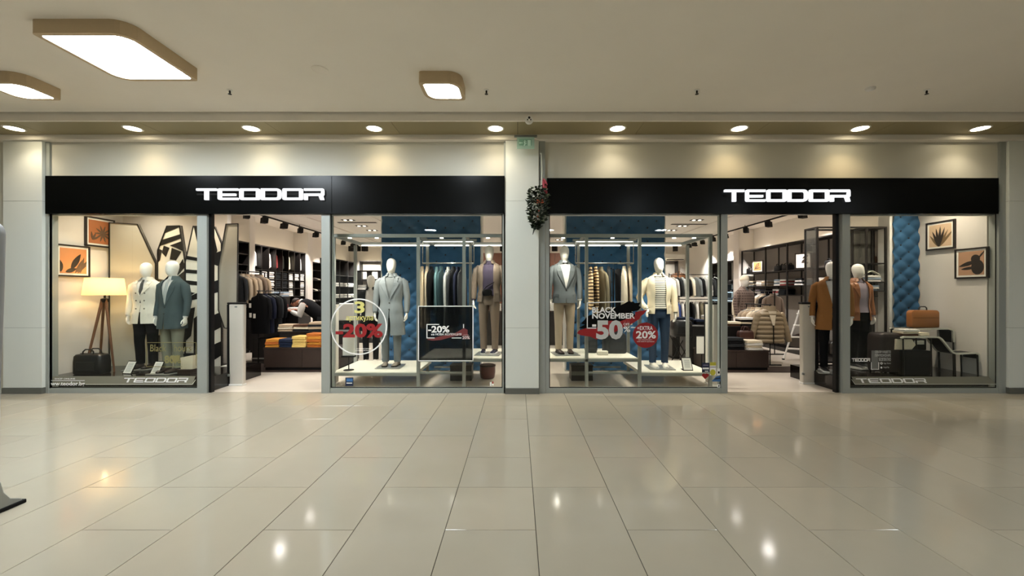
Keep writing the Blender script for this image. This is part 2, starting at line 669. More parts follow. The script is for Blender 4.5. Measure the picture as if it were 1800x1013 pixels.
luminaire(-4.51, -3.62, 3.845, 4.725, 'large square ceiling luminaire with beige frame, the biggest of the three lights')
luminaire(-6.19, -5.69, 4.75, 5.20, 'square beige ceiling luminaire cut by the left edge, beyond the biggest one')
luminaire(-1.137, -0.65, 4.75, 5.20, 'small square beige framed luminaire in the middle of the ceiling')
for x, y in ((-1.1, 0.6), (3.4, 0.6), (-5.5, 0.2), (6.2, 0.6), (-3.4, -3.2), (1.2, -3.2), (5.6, -3.2), (-8.6, -3.0), (9.4, 0.6)):
    luminaire(x - .25, x + .25, y - .25, y + .25, 'square ceiling luminaire farther back over the mall floor', 'luminaires over the mall behind the view', False)

M_DOWN = emit('downlight_lens', (255, 240, 205), 14.0)
for k in range(9):
    px = [22, 231, 440, 657, 871, 1086, 1301, 1514, 1726][k]
    X = (px - CX) * 6.12 / FPX
    t = thing('downlight', ['first', 'second', 'third', 'fourth', 'fifth', 'sixth', 'seventh', 'eighth', 'ninth'][k] + ' round soffit downlight counted from the left end of the shopfront', 'downlight', (X, 6.14, 3.992), 0, 'round downlights along the soffit')
    MB().lathe([(.125, 0.02), (.125, -.006), (.105, -.008), (.10, .002)], 24).build('trim_ring', M_WHITE, t, True)
    MB().lathe([(.101, 0.0), (.09, -.006), (.0005, -.012)], 24).build('lens', M_DOWN, t, True)
    spot('downlight_beam', (X, 6.14, 3.97), (X, 6.30, 0), L_SOFFIT, 125, .9, (255, 226, 178) if k in (3, 6, 7, 1) else (255, 240, 215), .06, t)

M_DARKMETAL = mat('dark_metal', (40, 38, 34), rough=0.4, metal=0.6)
for k, px in enumerate((404, 855, 1225, 1629)):
    X = wx(px, 5.2)
    t = thing('sprinkler', ['sprinkler head on the ceiling right of the biggest luminaire', 'sprinkler head beside the small middle luminaire', 'sprinkler head on the bare ceiling right of the middle', 'sprinkler head at the right end of the ceiling'][k], 'sprinkler', (X, 5.2, HM))
    MB().lathe([(.032, 0), (.032, -.006), (.01, -.008)], 12).build('escutcheon', M_WHITE, t, True)
    MB().lathe([(.009, -.006), (.012, -.03), (.007, -.04), (.022, -.05), (.022, -.053), (.001, -.053)], 10).build('nozzle', M_DARKMETAL, t, True)
o = MB().lathe([(.09, 0), (.09, -.006), (.082, -.010), (.001, -.012)], 24).build('ceiling_cover', M_CEIL, None, True, (wx(562, 4.72), 4.72, HM))
tag(o, 'flat round cover disc on the bare ceiling between the luminaires', 'cover')
o = MB().lathe([(.055, 0), (.05, -.02), (.03, -.03), (.001, -.032)], 20).build('smoke_detector', M_WHITE, None, True, (wx(1530, 5.15), 5.15, HM))
tag(o, 'small white smoke detector on the ceiling near the right sprinkler', 'detector')

# turret camera on the beam
X = wx(930, 5.84)
t = thing('security_camera', 'small white dome security camera on the beam above the middle column', 'camera', (X, 5.86, wz(211, 5.84)))
mb = MB()
mb.loft([[(r * cos(2 * pi * k / 20), y, r * sin(2 * pi * k / 20)) for k in range(20)] for r, y in ((.058, 0), (.058, -.03), (.05, -.05))])
mb.build('housing', M_WHITE, t, True)
mb = MB()
mb.loft([[(r * cos(2 * pi * k / 20), y, .006 + r * sin(2 * pi * k / 20)) for k in range(20)] for r, y in ((.04, -.045), (.034, -.07), (.018, -.082), (.001, -.085))])
mb.build('ball', M_WHITE, t, True)
mb = MB()
for dx, dz, r in ((0, .006, .017), (-.022, -.02, .008), (.022, -.02, .008)):
    mb.loft([[(dx + q * cos(2 * pi * k / 12), y, dz + q * sin(2 * pi * k / 12)) for k in range(12)] for q, y in ((r, -.07), (r, -.088))])
mb.build('lens', M_BLACK, t)

# emergency exit sign: mounting bar and green tinted plate
Ye = 6.22
X0, X1 = wx(904, Ye), wx(944, Ye)
t = thing('exit_sign', 'translucent green exit sign plate hanging from a dark bar before the column', 'exit sign', ((X0 + X1) / 2, Ye, 3.915))
h = (X1 - X0) / 2
MB().bbox(-h, h, -.03, .03, -.022, -.001, .004).build('mounting_bar', M_ALUD, t)
MB().box(-h + .04, h - .04, -.004, .004, -.20, -.022).build('plate', pane_mat('green_acrylic', (225, 250, 235), 1.4, film=(206, 230, 214), alpha=.6), t)
mb = MB()   # pictogram: door, running figure, arrow
M_GRN = mat('exit_green', (70, 160, 112), rough=.5)
M_GRNP = mat('exit_pale', (206, 232, 216), rough=.5)
MB().box(-h + .07, h - .08, -.0065, -.004, -.15, -.055).build('green_field', pane_mat('green_field', (215, 240, 226), 1.2, film=(170, 214, 188), alpha=.55), t)
mb.box(.03, .075, -.009, -.0065, -.155, -.07)
mb.prism([(-.03, -.155), (-.015, -.155), (.0, -.125), (.015, -.125), (.015, -.115), (-.004, -.115), (-.008, -.098), (.012, -.1), (.012, -.092), (-.02, -.088), (-.03, -.105), (-.022, -.11), (-.02, -.125)], -.009, -.0065)
mb.prism([(-.012 + .008 * cos(a * pi / 4), -.078 + .008 * sin(a * pi / 4)) for a in range(8)], -.009, -.0065)
mb.prism([(-.10, -.112), (-.08, -.13), (-.08, -.118), (-.045, -.118), (-.045, -.106), (-.08, -.106), (-.08, -.094)], -.009, -.0065)
mb.build('pictogram', M_GRNP, t)

# hanging greenery ------------------------------------------------------------
Yg = 6.25
gx, gz0, gz1 = wx(948, Yg), wz(268, Yg), wz(415, Yg)
t = thing('hanging_garland', 'hanging bunch of dark green artificial leaves with red ribbon before the middle column', 'garland', (gx, Yg, gz0))
MB().tube([(.02, .19, -.005), (.02, .0, -.002), (.025, 0, -.05)], .004, 6).build('hook', M_STEEL, t, True)
MB().tube([(.025, 0, -.01), (.04, 0, -.3), (.03, 0, -.6)], .012, 6, .4).build('hanging_strap', mat('pale_ribbon', (205, 205, 190), .6), t, True)
MB().tube([(.015, 0, -.03), (.012, 0, -.2), (.01, 0, -.42)], .006, 5).build('cord', M_DARKMETAL, t, True)
mb = MB()
for a, b in (((.06, -.03, -.40), (.115, -.04, -.50)), ((.06, -.03, -.42), (.085, -.05, -.60)), ((.06, -.03, -.42), (.11, .0, -.62))):
    mid = [(a[i] + b[i]) / 2 + (.02 if i == 1 else 0) for i in range(3)]
    mb.tube([a, mid, b], [.012, .032, .012], 8, .5)
mb.build('ribbon', mat('red_ribbon', (176, 62, 74), .6), t, True)
rnd = random.Random(3)
greens = [mat('leaf_dark', (26, 36, 24), .45, noise=.25, scale=20), mat('leaf_green', (44, 60, 38), .4, noise=.25, scale=20), mat('leaf_pale', (150, 160, 132), .45, noise=.2, scale=20)]
for gi, (g, cnt) in enumerate(zip(greens, (320, 150, 26))):
    mb = MB()
    for _ in range(cnt):
        v = rnd.random()
        z = -.52 - .62 * v
        rad = .145 * (sin(pi * min(1, .15 + v * .8)) ** .6)
        if v > .85:
            rad *= .6
        a, q = rnd.uniform(0, 2 * pi), sqrt(rnd.random()) * rad
        p = Vector((q * cos(a) - (.02 if v < .8 else .1 * (v - .5)), q * sin(a) * .8, z))
        d = Vector((cos(a), sin(a), rnd.uniform(-.8, .8))).normalized()
        s = d.cross(Vector((rnd.uniform(-1, 1), rnd.uniform(-1, 1), 1))).normalized()
        nrm = d.cross(s)
        L, W_ = rnd.uniform(.045, .085), rnd.uniform(.018, .03)
        mb.add([p, p + d * L * .5 + s * W_ + nrm * .008, p + d * L, p + d * L * .5 - s * W_ + nrm * .008, p + d * L * .5 - nrm * .004], [(0, 4, 1), (4, 2, 1), (0, 3, 4), (4, 3, 2)])
    o = mb.build('leaves', g, t)
    o['kind'] = 'stuff'
mb = MB()
for k in range(9):
    p = Vector((rnd.uniform(-.07, .05), -.11, rnd.uniform(-1.0, -.72)))
    mb.lathe([(.001, p.z - .013), (.012, p.z - .006), (.012, p.z + .006), (.001, p.z + .013)], 8, p.x, p.y)
mb.build('berries', mat('orange_berry', (170, 80, 50), .4), t, True)['kind'] = 'stuff'
MB().tube([(-.02, 0, -1.05), (-.07, -.03, -1.13), (-.10, -.02, -1.24)], [.012, .016, .004], 6).build('trailing_sprig', greens[0], t, True)

# grey totem cut by the left edge ------------------------------------------------
t = thing('sign_totem', 'tall grey rounded totem with flared steel foot, cut by the left edge', 'totem', (-4.03, 2.92, 0))
mb = MB()
prof = [(.03, .0, .355), (.05, .02, .355), (.10, .03, .355), (.2, .03, .355), (.45, .03, .36), (1.0, .03, .375), (1.6, .03, .40), (1.98, .03, .41)]
rings = []
for z, _, hw in prof:
    rings.append([(x, y, z) for x, y in rrect(-hw, hw, -.045, .045, .04, 3)])
for k in range(1, 6):
    a = k * pi / 10
    rings.append([(x, y, 1.98 + .09 * sin(a)) for x, y in rrect(-.32 - .09 * cos(a), .32 + .09 * cos(a), -.045, .045, .04, 3)])
mb.loft(rings)
mb.build('body', mat('totem_grey', (150, 152, 152), .35, metal=.2, noise=.03), t, True)
mb = MB()
mb.loft([[(x, y, z) for x, y in rrect(-.35, .35, -.18 * s, .18 * s, .02, 3)] for z, s in ((.028, 1.0), (.04, .95), (.07, .6), (.13, .38), (.22, .27))])
mb.build('foot', M_STEEL, t, True)
MB().bbox(-.36, .36, -.19, .19, 0, .028, .006).build('base', M_BLACKM, t)

# ================================================================== sign boards with illuminated letters
M_LETTER = emit('letter_face', (250, 252, 255), L_SIGN)
ST, HT = 0.108, 0.56


def brand_letter(ch, st=ST):
    """list of (kind, data) in a 1 x 0.56 box"""
    h = HT
    if ch == 'T':
        return [('p', [(0, h - st), (.40, h - st), (.40, 0), (.59, 0), (.59, h - st), (1, h - st), (1, h), (0.02, h), (0, h - .02)])]
    if ch == 'E':
        o = rrect(0, 1, 0, h, (.07, .001, .001, .07), 4)
        return [('p', [(.07, 0), (1, 0), (1, st * .95), (.19, st * .95), (.17, st), (.17, h - st), (.19, h - st * .95), (1, h - st * .95), (1, h), (.07, h), (.02, h - .02), (0, h - .07), (0, .07), (.02, .02)]),
                ('p', [(.17, .20), (.26, .195), (.88, .20), (.88, .20 + st), (.17, .20 + st)])]
    if ch == 'O':
        return [('r', rrect(0, 1, 0, h, .075, 4), rrect(.175, .825, st, h - st, .012, 4))]
    if ch == 'D':
        return [('r', rrect(0, 1, 0, h, (.01, .2, .2, .01), 4), rrect(.165, .83, st, h - st, (.01, .08, .08, .01), 4))]
    if ch == 'R':
        return [('p', [(0, h - st), (.86, h - st), (.99, h - .12), (.97, h - .02), (.93, h), (0, h)]),
                ('p', [(.82, .2), (.97, .24), (.99, .3), (.99, h - .1), (.86, h - st)]),
                ('p', [(.17, .2), (.94, .2), (.99, .26), (.99, .2 + st), (.17, .2 + st)]),
                ('p', [(0, 0), (.17, 0), (.17, .2 + st), (0, .2 + st)]),
                ('p', [(.80, 0), (.99, 0), (.93, .21), (.72, .21)])]


def brand_word(px0, px1, py0, py1, Y, m, parent, depth=.03, st=ST, shear=0.0, gap=.065, one=False, org=(0, 0, 0), name='letter'):
    X0, X1, Z0, Z1 = wx(px0, Y), wx(px1, Y), wz(py1, Y), wz(py0, Y)
    cw = (X1 - X0) / (6 + 5 * gap)
    allmb = MB()
    for k, ch in enumerate('TEODOR'):
        mb = allmb if one else MB()
        f = lambda p: (X0 + cw * k * (1 + gap) + p[0] * cw + shear * (p[1] / HT - .5) * (Z1 - Z0) - org[0], Z0 + p[1] / HT * (Z1 - Z0) - org[2])
        for e in brand_letter(ch, st):
            if e[0] == 'p':
                mb.prism([f(p) for p in e[1]], Y - depth - org[1], Y - org[1])
            else:
                mb.ringprism([f(p) for p in e[1]], [f(p) for p in e[2]], Y - depth - org[1], Y - org[1])
        if not one:
            mb.build(name, m, parent)
    if one:
        allmb.build(name, m, parent)


for nm, x0, x1, sx, zt, l0, l1, ly0, ly1 in (('left', 79, 887, 583, 309, 347, 571, 332, 352), ('right', 961, 1756, None, 313, 1272, 1493, 334, 355)):
    Yb = 6.42
    X0, X1 = wx(x0, Yb), wx(x1, Yb)
    zt_, zb_ = wz(zt, Yb), wz(376, Yb)
    org = ((X0 + X1) / 2, Yb, zb_)
    t = thing('shop_sign', 'long black fascia board with glowing white shop lettering over the %s windows' % nm, 'sign', org)
    hw = (X1 - X0) / 2
    cuts = [-hw, wx(sx, Yb) - org[0], hw] if sx else [-hw, hw]
    for a, b in zip(cuts[:-1], cuts[1:]):
        MB().bbox(a + .001, b - .001, 0, .075, 0, zt_ - zb_, .003).build('fascia_panel', M_SIGNBOARD, t)
    brand_word(l0, l1, ly0, ly1, Yb - .012, M_LETTER, t, .03, org=org)
    mb = MB()
    mb.box(wx(l0, Yb) - org[0], wx(l1, Yb) - org[0], -.012, 0, wz((ly0 + ly1) / 2, Yb) - org[2] - .012, wz((ly0 + ly1) / 2, Yb) - org[2] + .012)
    mb.build('mounting_rail', M_BLACKM, t)

# ================================================================== window lettering
YD = 6.496


def decal(name, label, group=None):
    return thing(name, label, 'sticker', (0, 0, 0), 0, group)


def pxpoly(mb, pts, Y=YD, th=.0015, dy=0.0):
    p = [(wx(x, Y), wz(y, Y)) for x, y in pts]
    a = sum(p[i - 1][0] * p[i][1] - p[i][0] * p[i - 1][1] for i in range(len(p)))
    if a < 0:
        p.reverse()
    mb.prism(p, Y - dy, Y - dy + th)
    return mb


def pxline(mb, x0, y0, x1, y1, wpx, **k):
    dx, dy = x1 - x0, y1 - y0
    L = sqrt(dx * dx + dy * dy)
    nx, ny = -dy / L * wpx / 2, dx / L * wpx / 2
    return pxpoly(mb, [(x0 + nx, y0 + ny), (x1 + nx, y1 + ny), (x1 - nx, y1 - ny), (x0 - nx, y0 - ny)], **k)


def pxring(mb, cx, cy, r, wpx, n=64, Y=YD, th=.0015):
    o = [(wx(cx + (r + wpx / 2) * cos(2 * pi * k / n), Y), wz(cy - (r + wpx / 2) * sin(2 * pi * k / n), Y)) for k in range(n)]
    i = [(wx(cx + (r - wpx / 2) * cos(2 * pi * k / n), Y), wz(cy - (r - wpx / 2) * sin(2 * pi * k / n), Y)) for k in range(n)]
    return mb.ringprism(o, i, Y, Y + th)


# round offer sticker
t = decal('window_sticker', 'round offer sticker with white ring, yellow words and red minus twenty percent')
pxring(MB(), 630.5, 574.5, 48.5, 2.2).build('ring', M_VIN_W, t)
lettering('numeral', '3', 623, 641, 530, 551, YD, M_VIN_Y, t, .03)
lettering('word', 'артикула', 608, 656, 556, 566, YD, M_VIN_Y, t, .012)
lettering('discount', '-20%', 590, 673, 569, 594, YD, M_VIN_R, t, .04)
lettering('small_print', 'при покупка на 3 артикула', 626, 651, 612, 614.5, YD, M_VIN_W, t)
lettering('small_print', 'за втория с отстъпка', 625, 649, 615.5, 618, YD, M_VIN_W, t)

# dark square film
t = decal('window_sticker', 'square dark translucent film with white border and new collection offer')
MB().box(wx(735, YD), wx(832, YD), YD + .002, YD + .004, wz(635, YD), wz(538, YD)).build('film', pane_mat('dark_film', (235, 235, 235), 1.3, film=(20, 22, 22), alpha=.62), t)
for a in ((735, 538.5, 832, 538.5), (735, 634.5, 832, 634.5), (735.6, 538, 735.6, 635), (831.4, 538, 831.4, 635)):
    pxline(MB(), *a, 1.6).build('border', M_VIN_W, t)
mb = MB()
pxpoly(mb, [(750, 597), (772, 592), (800, 586), (815, 577), (822, 580), (822, 590), (800, 591), (775, 598), (760, 599)], dy=-.001)
mb.build('brush_stroke', mat('dull_red_vinyl', (120, 52, 52), .5), t)
for a in ((750, 570.6, 772, 570.6), (750.5, 570, 750.5, 595), (750, 594.4, 764, 594.4), (794, 594.4, 811, 594.4), (814.8, 570, 814.8, 577)):
    pxline(MB(), *a, 1.5, dy=.001).build('line', M_VIN_W, t)
lettering('discount', '-20%', 752.5, 790, 573, 585, YD - .001, M_VIN_W, t, .03)
lettering('caption', 'на НОВА КОЛЕКЦИЯ', 758, 811, 586, 590.5, YD - .001, M_VIN_W, t, .015)
lettering('caption', '+EXTRA', 814, 824, 588, 590.5, YD - .001, mat('pink_vinyl', (205, 150, 150), .5), t, .01)
lettering('discount', '20%', 812.5, 826, 591, 596.5, YD - .001, mat('pale_pink_vinyl', (228, 200, 200), .5), t, .03)

# big campaign sticker
t = decal('window_sticker', 'large black and red brush stroke sticker with the november fifty percent offer')
mb = MB()
pxpoly(mb, [(1017, 577), (1028, 571), (1021, 569), (1027, 563), (1031, 558), (1037, 554), (1048, 552), (1058, 549), (1066, 546), (1072, 545), (1083, 540), (1097, 534), (1102, 531), (1107, 529), (1109, 531), (1113, 530), (1116, 533), (1126, 532), (1123, 538), (1127, 540), (1122, 546), (1110, 548), (1116, 553), (1116, 562), (1092, 566), (1074, 580), (1040, 582), (1026, 578)])
mb.build('black_brush_stroke', M_VIN_K, t)
mb = MB()
pxpoly(mb, [(1014, 586), (1018, 581), (1030, 577), (1048, 578), (1056, 566), (1074, 564), (1090, 565), (1116, 556), (1117, 549), (1124, 547), (1137, 545), (1132, 552), (1126, 556), (1124, 561), (1113, 568), (1096, 576), (1070, 590), (1048, 597), (1038, 592), (1022, 590)], dy=.0012)
mb.build('red_brush_stroke', M_VIN_R, t)
for a in ((1031.5, 532.5, 1097, 530.5), (1032.3, 532, 1032.3, 578), (1031.5, 577, 1048, 577), (1109, 576, 1118, 576)):
    pxline(MB(), *a, 1.7, dy=.0026).build('line', M_VIN_W, t)
YT = YD - .0028
lettering('word', 'BLACK', 1041, 1083, 540, 550, YT, M_VIN_W, t, .03)
lettering('word', 'NOVEMBER', 1041, 1116, 550.5, 560.5, YT, M_VIN_W, t, .03)
lettering('minus', '-', 1041, 1048, 570.5, 574.5, YT, M_VIN_W, t)
lettering('discount', '50', 1048, 1095, 563, 597, YT, mat('grey_vinyl', (205, 205, 202), .5), t, .045)
lettering('caption', 'UP TO', 1096, 1107, 564, 567, YT, M_VIN_R if False else mat('rose_vinyl', (190, 90, 90), .5), t, .01)
lettering('caption', 'OFF', 1096, 1106.5, 568, 572.5, YT, M_VIN_W, t, .01)
lettering('percent', '%', 1096, 1108, 574, 584, YT, M_VIN_W, t, .01)

t = decal('window_sticker', 'round red sticker with plus extra twenty percent in white')
n = 48
pxpoly(MB(), [(1134.5 + 22.2 * cos(2 * pi * k / n), 589.5 + 22.2 * sin(2 * pi * k / n)) for k in range(n)], dy=.0032).build('disc', M_VIN_R, t)
YT = YD - .0036
lettering('word', '+EXTRA', 1120, 1147.5, 573.5, 580.5, YT, M_VIN_W, t, .015)
lettering('discount', '20%', 1118, 1153, 582, 595.5, YT, M_VIN_W, t, .03)
lettering('small_print', 'при покупка на 3', 1122, 1146, 596.5, 598.8, YT, M_VIN_W, t)
lettering('small_print', 'или повече артикула', 1120, 1150, 600, 602, YT, M_VIN_W, t)

# brand bands along the bottom of the side windows
M_BAND = pane_mat('frosted_band', (235, 235, 230), 1.35, film=(150, 147, 130), alpha=.72)
M_LINEV = mat('pale_line_vinyl', (205, 205, 190), .5)
t = decal('window_sticker', 'frosted grey band with slanted white shop lettering along the left window bottom')
pxpoly(MB(), [(92, 661.5), (343.5, 661.5), (338, 676), (92, 676)], dy=-.002).build('band', M_BAND, t)
pxline(MB(), 150, 676, 338, 676, 1.0).build('line', M_LINEV, t)
pxline(MB(), 338, 676, 343.5, 668, 1.0).build('line', M_LINEV, t)
brand_word(217, 330, 664.5, 672.5, YD - .0005, M_VIN_W, t, .0012, st=.10, shear=.5, one=True, name='lettering')
t = decal('window_sticker', 'white web address lettering with a thin rule in the left window corner')
lettering('address', 'www.teodor.bg', 81.5, 149, 671.2, 680, YD - .002, M_VIN_W, t, .02)
mb = MB()
pxline(mb, 81, 669.3, 149, 669.3, .9, dy=.002)
mb.build('rule', M_VIN_W, t)
lettering('small_print', 'SHOP ONLINE', 96, 132, 664.8, 667.3, YD - .002, M_VIN_W, t, .0)
t = decal('window_sticker', 'frosted grey band with slanted white shop lettering along the right window bottom')
pxpoly(MB(), [(1497, 662.5), (1738, 662.5), (1752, 675.5), (1503, 675.5)], dy=-.002).build('band', M_BAND, t)
pxline(MB(), 1503, 675.7, 1752, 675.7, .9).build('line', M_LINEV, t)
pxline(MB(), 1497, 667, 1503, 675.7, .9).build('line', M_LINEV, t)
brand_word(1506, 1628, 665.5, 673.5, YD - .0005, M_VIN_W, t, .0012, st=.10, shear=-.5, one=True, name='lettering')

# app advert on the right window
t = decal('window_sticker', 'white app advert lettering low on the right window beside the grey post')
brand_word(1497.5, 1529.5, 630, 636, YD, M_VIN_W, t, .0012, st=.13, one=True, name='brand_lettering')
M_VIN_G = mat('pale_grey_vinyl', (176, 176, 172), .5)
lettering('word', 'СВАЛИ НАШЕТО', 1538, 1566, 616.5, 621, YD, M_VIN_G, t, .02)
lettering('word', 'ПРИЛОЖЕНИЕ', 1538, 1566, 622.5, 627.5, YD, M_VIN_G, t, .02)
lettering('word', 'БЕЗПЛАТНО', 1545, 1566, 629, 635, YD, M_VIN_G, t, .02)
mb = MB()
pxring(mb, 1549.5, 639, 1.6, .9, 16)
pxpoly(mb, [(1549.3 + 1.7 * cos(k * pi / 6), 646.5 + 1.7 * sin(k * pi / 6)) for k in range(12)])
mb.build('icon', M_VIN_W, t)
lettering('small_print', 'App Store', 1553, 1566, 637.5, 641, YD, M_VIN_G, t)
lettering('small_print', 'Google Play', 1553, 1563, 644.5, 648, YD, M_VIN_G, t)
for a in ((1531.7, 637, 1531.7, 650), (1544.7, 637, 1544.7, 650), (1531, 649.5, 1545.4, 649.5)):
    pxline(MB(), *a, 1.0).build('frame', M_VIN_W, t)
pxpoly(MB(), [(1532, 616.5), (1544, 616.5), (1544, 649), (1532, 649)], dy=-.002).build('grey_field', pane_mat('grey_film', (230, 230, 228), 1.3, film=(150, 150, 146), alpha=.5), t)

# payment and notice stickers in the corner of the right vitrine window
def small_sticker(label, polys):
    t = decal('window_sticker', label)
    for nm, m, pts, dy in polys:
        pxpoly(MB(), pts, dy=dy).build(nm, m, t)
    return t


rc = lambda x0, x1, y0, y1: [(x0, y0), (x1, y0), (x1, y1), (x0, y1)]
M_YEL = mat('sticker_yellow', (196, 188, 60), .5)
M_NAVYV = mat('navy_vinyl', (24, 36, 62), .5)
M_BLUV = mat('blue_vinyl', (60, 110, 165), .5)
small_sticker('tall yellow and white notice sticker in the corner of the right vitrine window', [('backing', M_VIN_W, rc(1248, 1258.5, 637, 660), 0), ('band', M_YEL, rc(1248, 1258.5, 637, 643), .001), ('emblem', M_YEL, [(1253 + 5 * cos(k * pi / 6), 655 + 5.5 * sin(k * pi / 6)) for k in range(12)], .001), ('rule', M_NAVYV, rc(1248, 1258.5, 645, 646), .001)])
small_sticker('dark payment card sticker with white stripes left of the yellow notice', [('backing', M_NAVYV, rc(1234, 1247, 638, 655), 0), ('stripe', M_VIN_W, rc(1235, 1246, 646.5, 649.5), .001), ('stripe', mat('lilac_vinyl', (140, 130, 160), .5), rc(1236, 1245, 641.5, 643), .001), ('stripe', M_VIN_W, rc(1239, 1245, 652, 653.5), .001)])
small_sticker('red heart shaped sticker below the payment card sticker', [('heart', M_VIN_R, [(1239.5, 667), (1234, 661), (1234, 658.5), (1237, 656.5), (1239.5, 658), (1242, 656.5), (1246, 658.5), (1246, 661)], 0)])
small_sticker('blue striped sticker at the bottom corner of the right vitrine window', [('backing', M_BLUV, [(1252, 669), (1259, 662), (1266, 661), (1266, 671), (1252, 671)], 0), ('stripe', M_NAVYV, [(1254, 668), (1259, 664.5), (1266, 664), (1266, 666), (1260, 667)], .001)])
small_sticker('small white sticker with black figure above the blue striped one', [('backing', M_VIN_W, rc(1261, 1266, 648, 660), 0), ('figure', M_VIN_K, rc(1262, 1265, 653, 657), .001)])
small_sticker('small white square sticker at the very bottom right of the vitrine window', [('backing', M_VIN_W, rc(1261, 1266, 676, 681.5), 0), ('mark', M_NAVYV, rc(1262.5, 1264.5, 677.5, 680), .001)])
small_sticker('blue and black notice sticker low in the corner of the left vitrine window', [('backing', M_NAVYV, rc(607, 621, 664, 679), 0), ('field', M_BLUV, rc(609, 620, 665.5, 671), .001), ('stripe', M_VIN_W, rc(609, 619, 673, 674.5), .001)])
small_sticker('small red and white sticker low in the left vitrine window by the column', [('backing', M_VIN_W, [(861, 672), (864, 672), (864, 679), (861, 679)], 0), ('mark', M_VIN_R, rc(865, 867.5, 671, 674.5), 0), ('mark', M_VIN_W, rc(865, 867.5, 675.5, 678), 0)])
# gold promotion lettering on the inside of the left window
t = decal('window_sticker', 'gold script promotion with heart inside a thin frame on the left window')
M_GOLD = mat('gold_vinyl', (150, 138, 92), .45)
for a in ((257, 602.5, 345, 602.5), (257.5, 602, 257.5, 645), (257, 645, 320, 645), (344.6, 602, 344.6, 643)):
    pxline(MB(), *a, .9, Y=6.53).build('frame', M_GOLD, t)
lettering('script', 'Black', 264, 292, 606, 618, 6.53, M_GOLD, t, 0, .02)
lettering('script', 'hours', 306, 336, 606, 618, 6.53, M_GOLD, t, 0, .02)
lettering('discount', '80%', 289, 318, 625, 639, 6.53, M_GOLD, t, .03)
pxpoly(MB(), [(308, 640), (301, 631), (301, 627), (304, 624), (308, 627), (312, 624), (316, 627), (316, 631)], Y=6.532).build('heart', M_GOLD, t)

# ================================================================== lighting inside the shop
M_TRK = M_BLACKM
M_LENS = emit('track_lens', (255, 236, 210), 6.0)


def track(nm, X, pts, y0, y1):
    t = thing('light_track', 'black ceiling light track along the %s wall of the shop' % nm, 'light track', (X, (y0 + y1) / 2, HS))
    MB().box(-.018, .018, -(y1 - y0) / 2, (y1 - y0) / 2, -.075, -.04).build('rail', M_TRK, t)
    mb = MB()
    for k in range(5):
        y = -(y1 - y0) / 2 + .3 + k * ((y1 - y0) - .6) / 4
        mb.box(-.006, .006, y - .006, y + .006, -.042, 0)
    mb.build('hanger_rod', M_TRK, t)
    s = -1 if X < 0 else 1
    for k, Y in enumerate(pts):
        h = thing('track_spotlight', 'black cube spotlight hanging from the %s ceiling track, %s from the doorway' % (nm, ['first', 'second', 'third', 'fourth', 'fifth', 'sixth', 'seventh', 'eighth'][k]), 'spotlight', (X, Y, HS - .075), radians(35 * s + (k % 3 - 1) * 12), 'track spotlights on the %s side' % nm)
        MB().box(-.02, .02, -.05, .05, -.03, 0.0).build('adapter', M_TRK, h)
        b = MB()
        bm = [(-.085, -.06), (.085, -.06), (.085, .06), (-.085, .06)]
        b.loft([[(x * q + dx, y * q, z) for x, y in bm] for q, dx, z in ((.75, 0, -.02), (1, 0, -.03), (1, .03 * s, -.16), (.9, .032 * s, -.165))])
        b.build('housing', M_TRK, h)
        MB().box(.112 * s if s > 0 else -.117, .117 if s > 0 else -.112, -.045, .045, -.15, -.07).build('lens', M_LENS, h)
        spot('spot_beam', (X + .05 * s, Y, HS - .27), (X + 1.2 * s if k % 2 == 0 else X - 1.0 * s, Y + .4, 1.0), L_TRACK, 80, .7, (255, 247, 240), .05)
    return t


track('left', -6.45, [9.90, 10.60, 11.5, 12.35, 13.3, 14.4, 15.4, 16.3], 7.9, 16.7)
track('right', 6.75, [9.87, 11.2, 12.3, 13.55, 14.4, 15.2, 15.9, 16.4], 8.0, 16.7)
# back wall track, half hidden by the partitions
t = thing('light_track', 'black ceiling light track across the back of the shop', 'light track', (0, 16.9, HS))
MB().box(-6.2, 6.2, -.018, .018, -.075, -.04).build('rail', M_TRK, t)
for k, px in enumerate((618, 628, 641, 884, 975, 1187)):
    X = wx(px, 16.9)
    h = thing('track_spotlight', 'black cube spotlight on the back ceiling track, %s from the left' % ['first', 'second', 'third', 'fourth', 'fifth', 'sixth'][k], 'spotlight', (X, 16.9, HS - .075), radians(-20), 'track spotlights at the back of the shop')
    MB().box(-.02, .02, -.05, .05, -.06, 0).build('adapter', M_TRK, h)
    MB().bbox(-.10, .10, -.08, .10, -.26, -.05, .01).build('housing', M_TRK, h)
    spot('spot_beam', (X, 17.1, HS - .36), (X, 18.5, 1.4), L_TRACK, 90, .7, (255, 247, 240), .05)

M_TWL = emit('twin_lens', (255, 244, 228), 6.0)
k = 0
for X in (-4.69, 4.95):
    for n_, Y in enumerate((8.2, 9.4, 10.5, 11.5, 12.5, 13.4, 14.6, 16.0)):
        side = 'left' if X < 0 else 'right'
        t = thing('twin_downlight', 'recessed black twin downlight in the %s half of the shop, %s from the front' % (side, ['first', 'second', 'third', 'fourth', 'fifth', 'sixth', 'seventh', 'eighth'][n_]), 'downlight', (X, Y, HS), 0, 'twin downlights in the %s half of the shop ceiling' % side)
        MB().box(-.17, .17, -.09, .09, -.008, -.001).build('frame', M_BLACKM, t)
        mb = MB()
        for s in (-.08, .08):
            mb.lathe([(.045, -.008), (.04, -.011), (.001, -.011)], 14, s, 0)
        mb.build('lens', M_TWL, t)
        spot('twin_beam', (X, Y, HS - .03), (X, Y - .15, 0), L_TWIN, 130, .8, (255, 249, 244), .08)
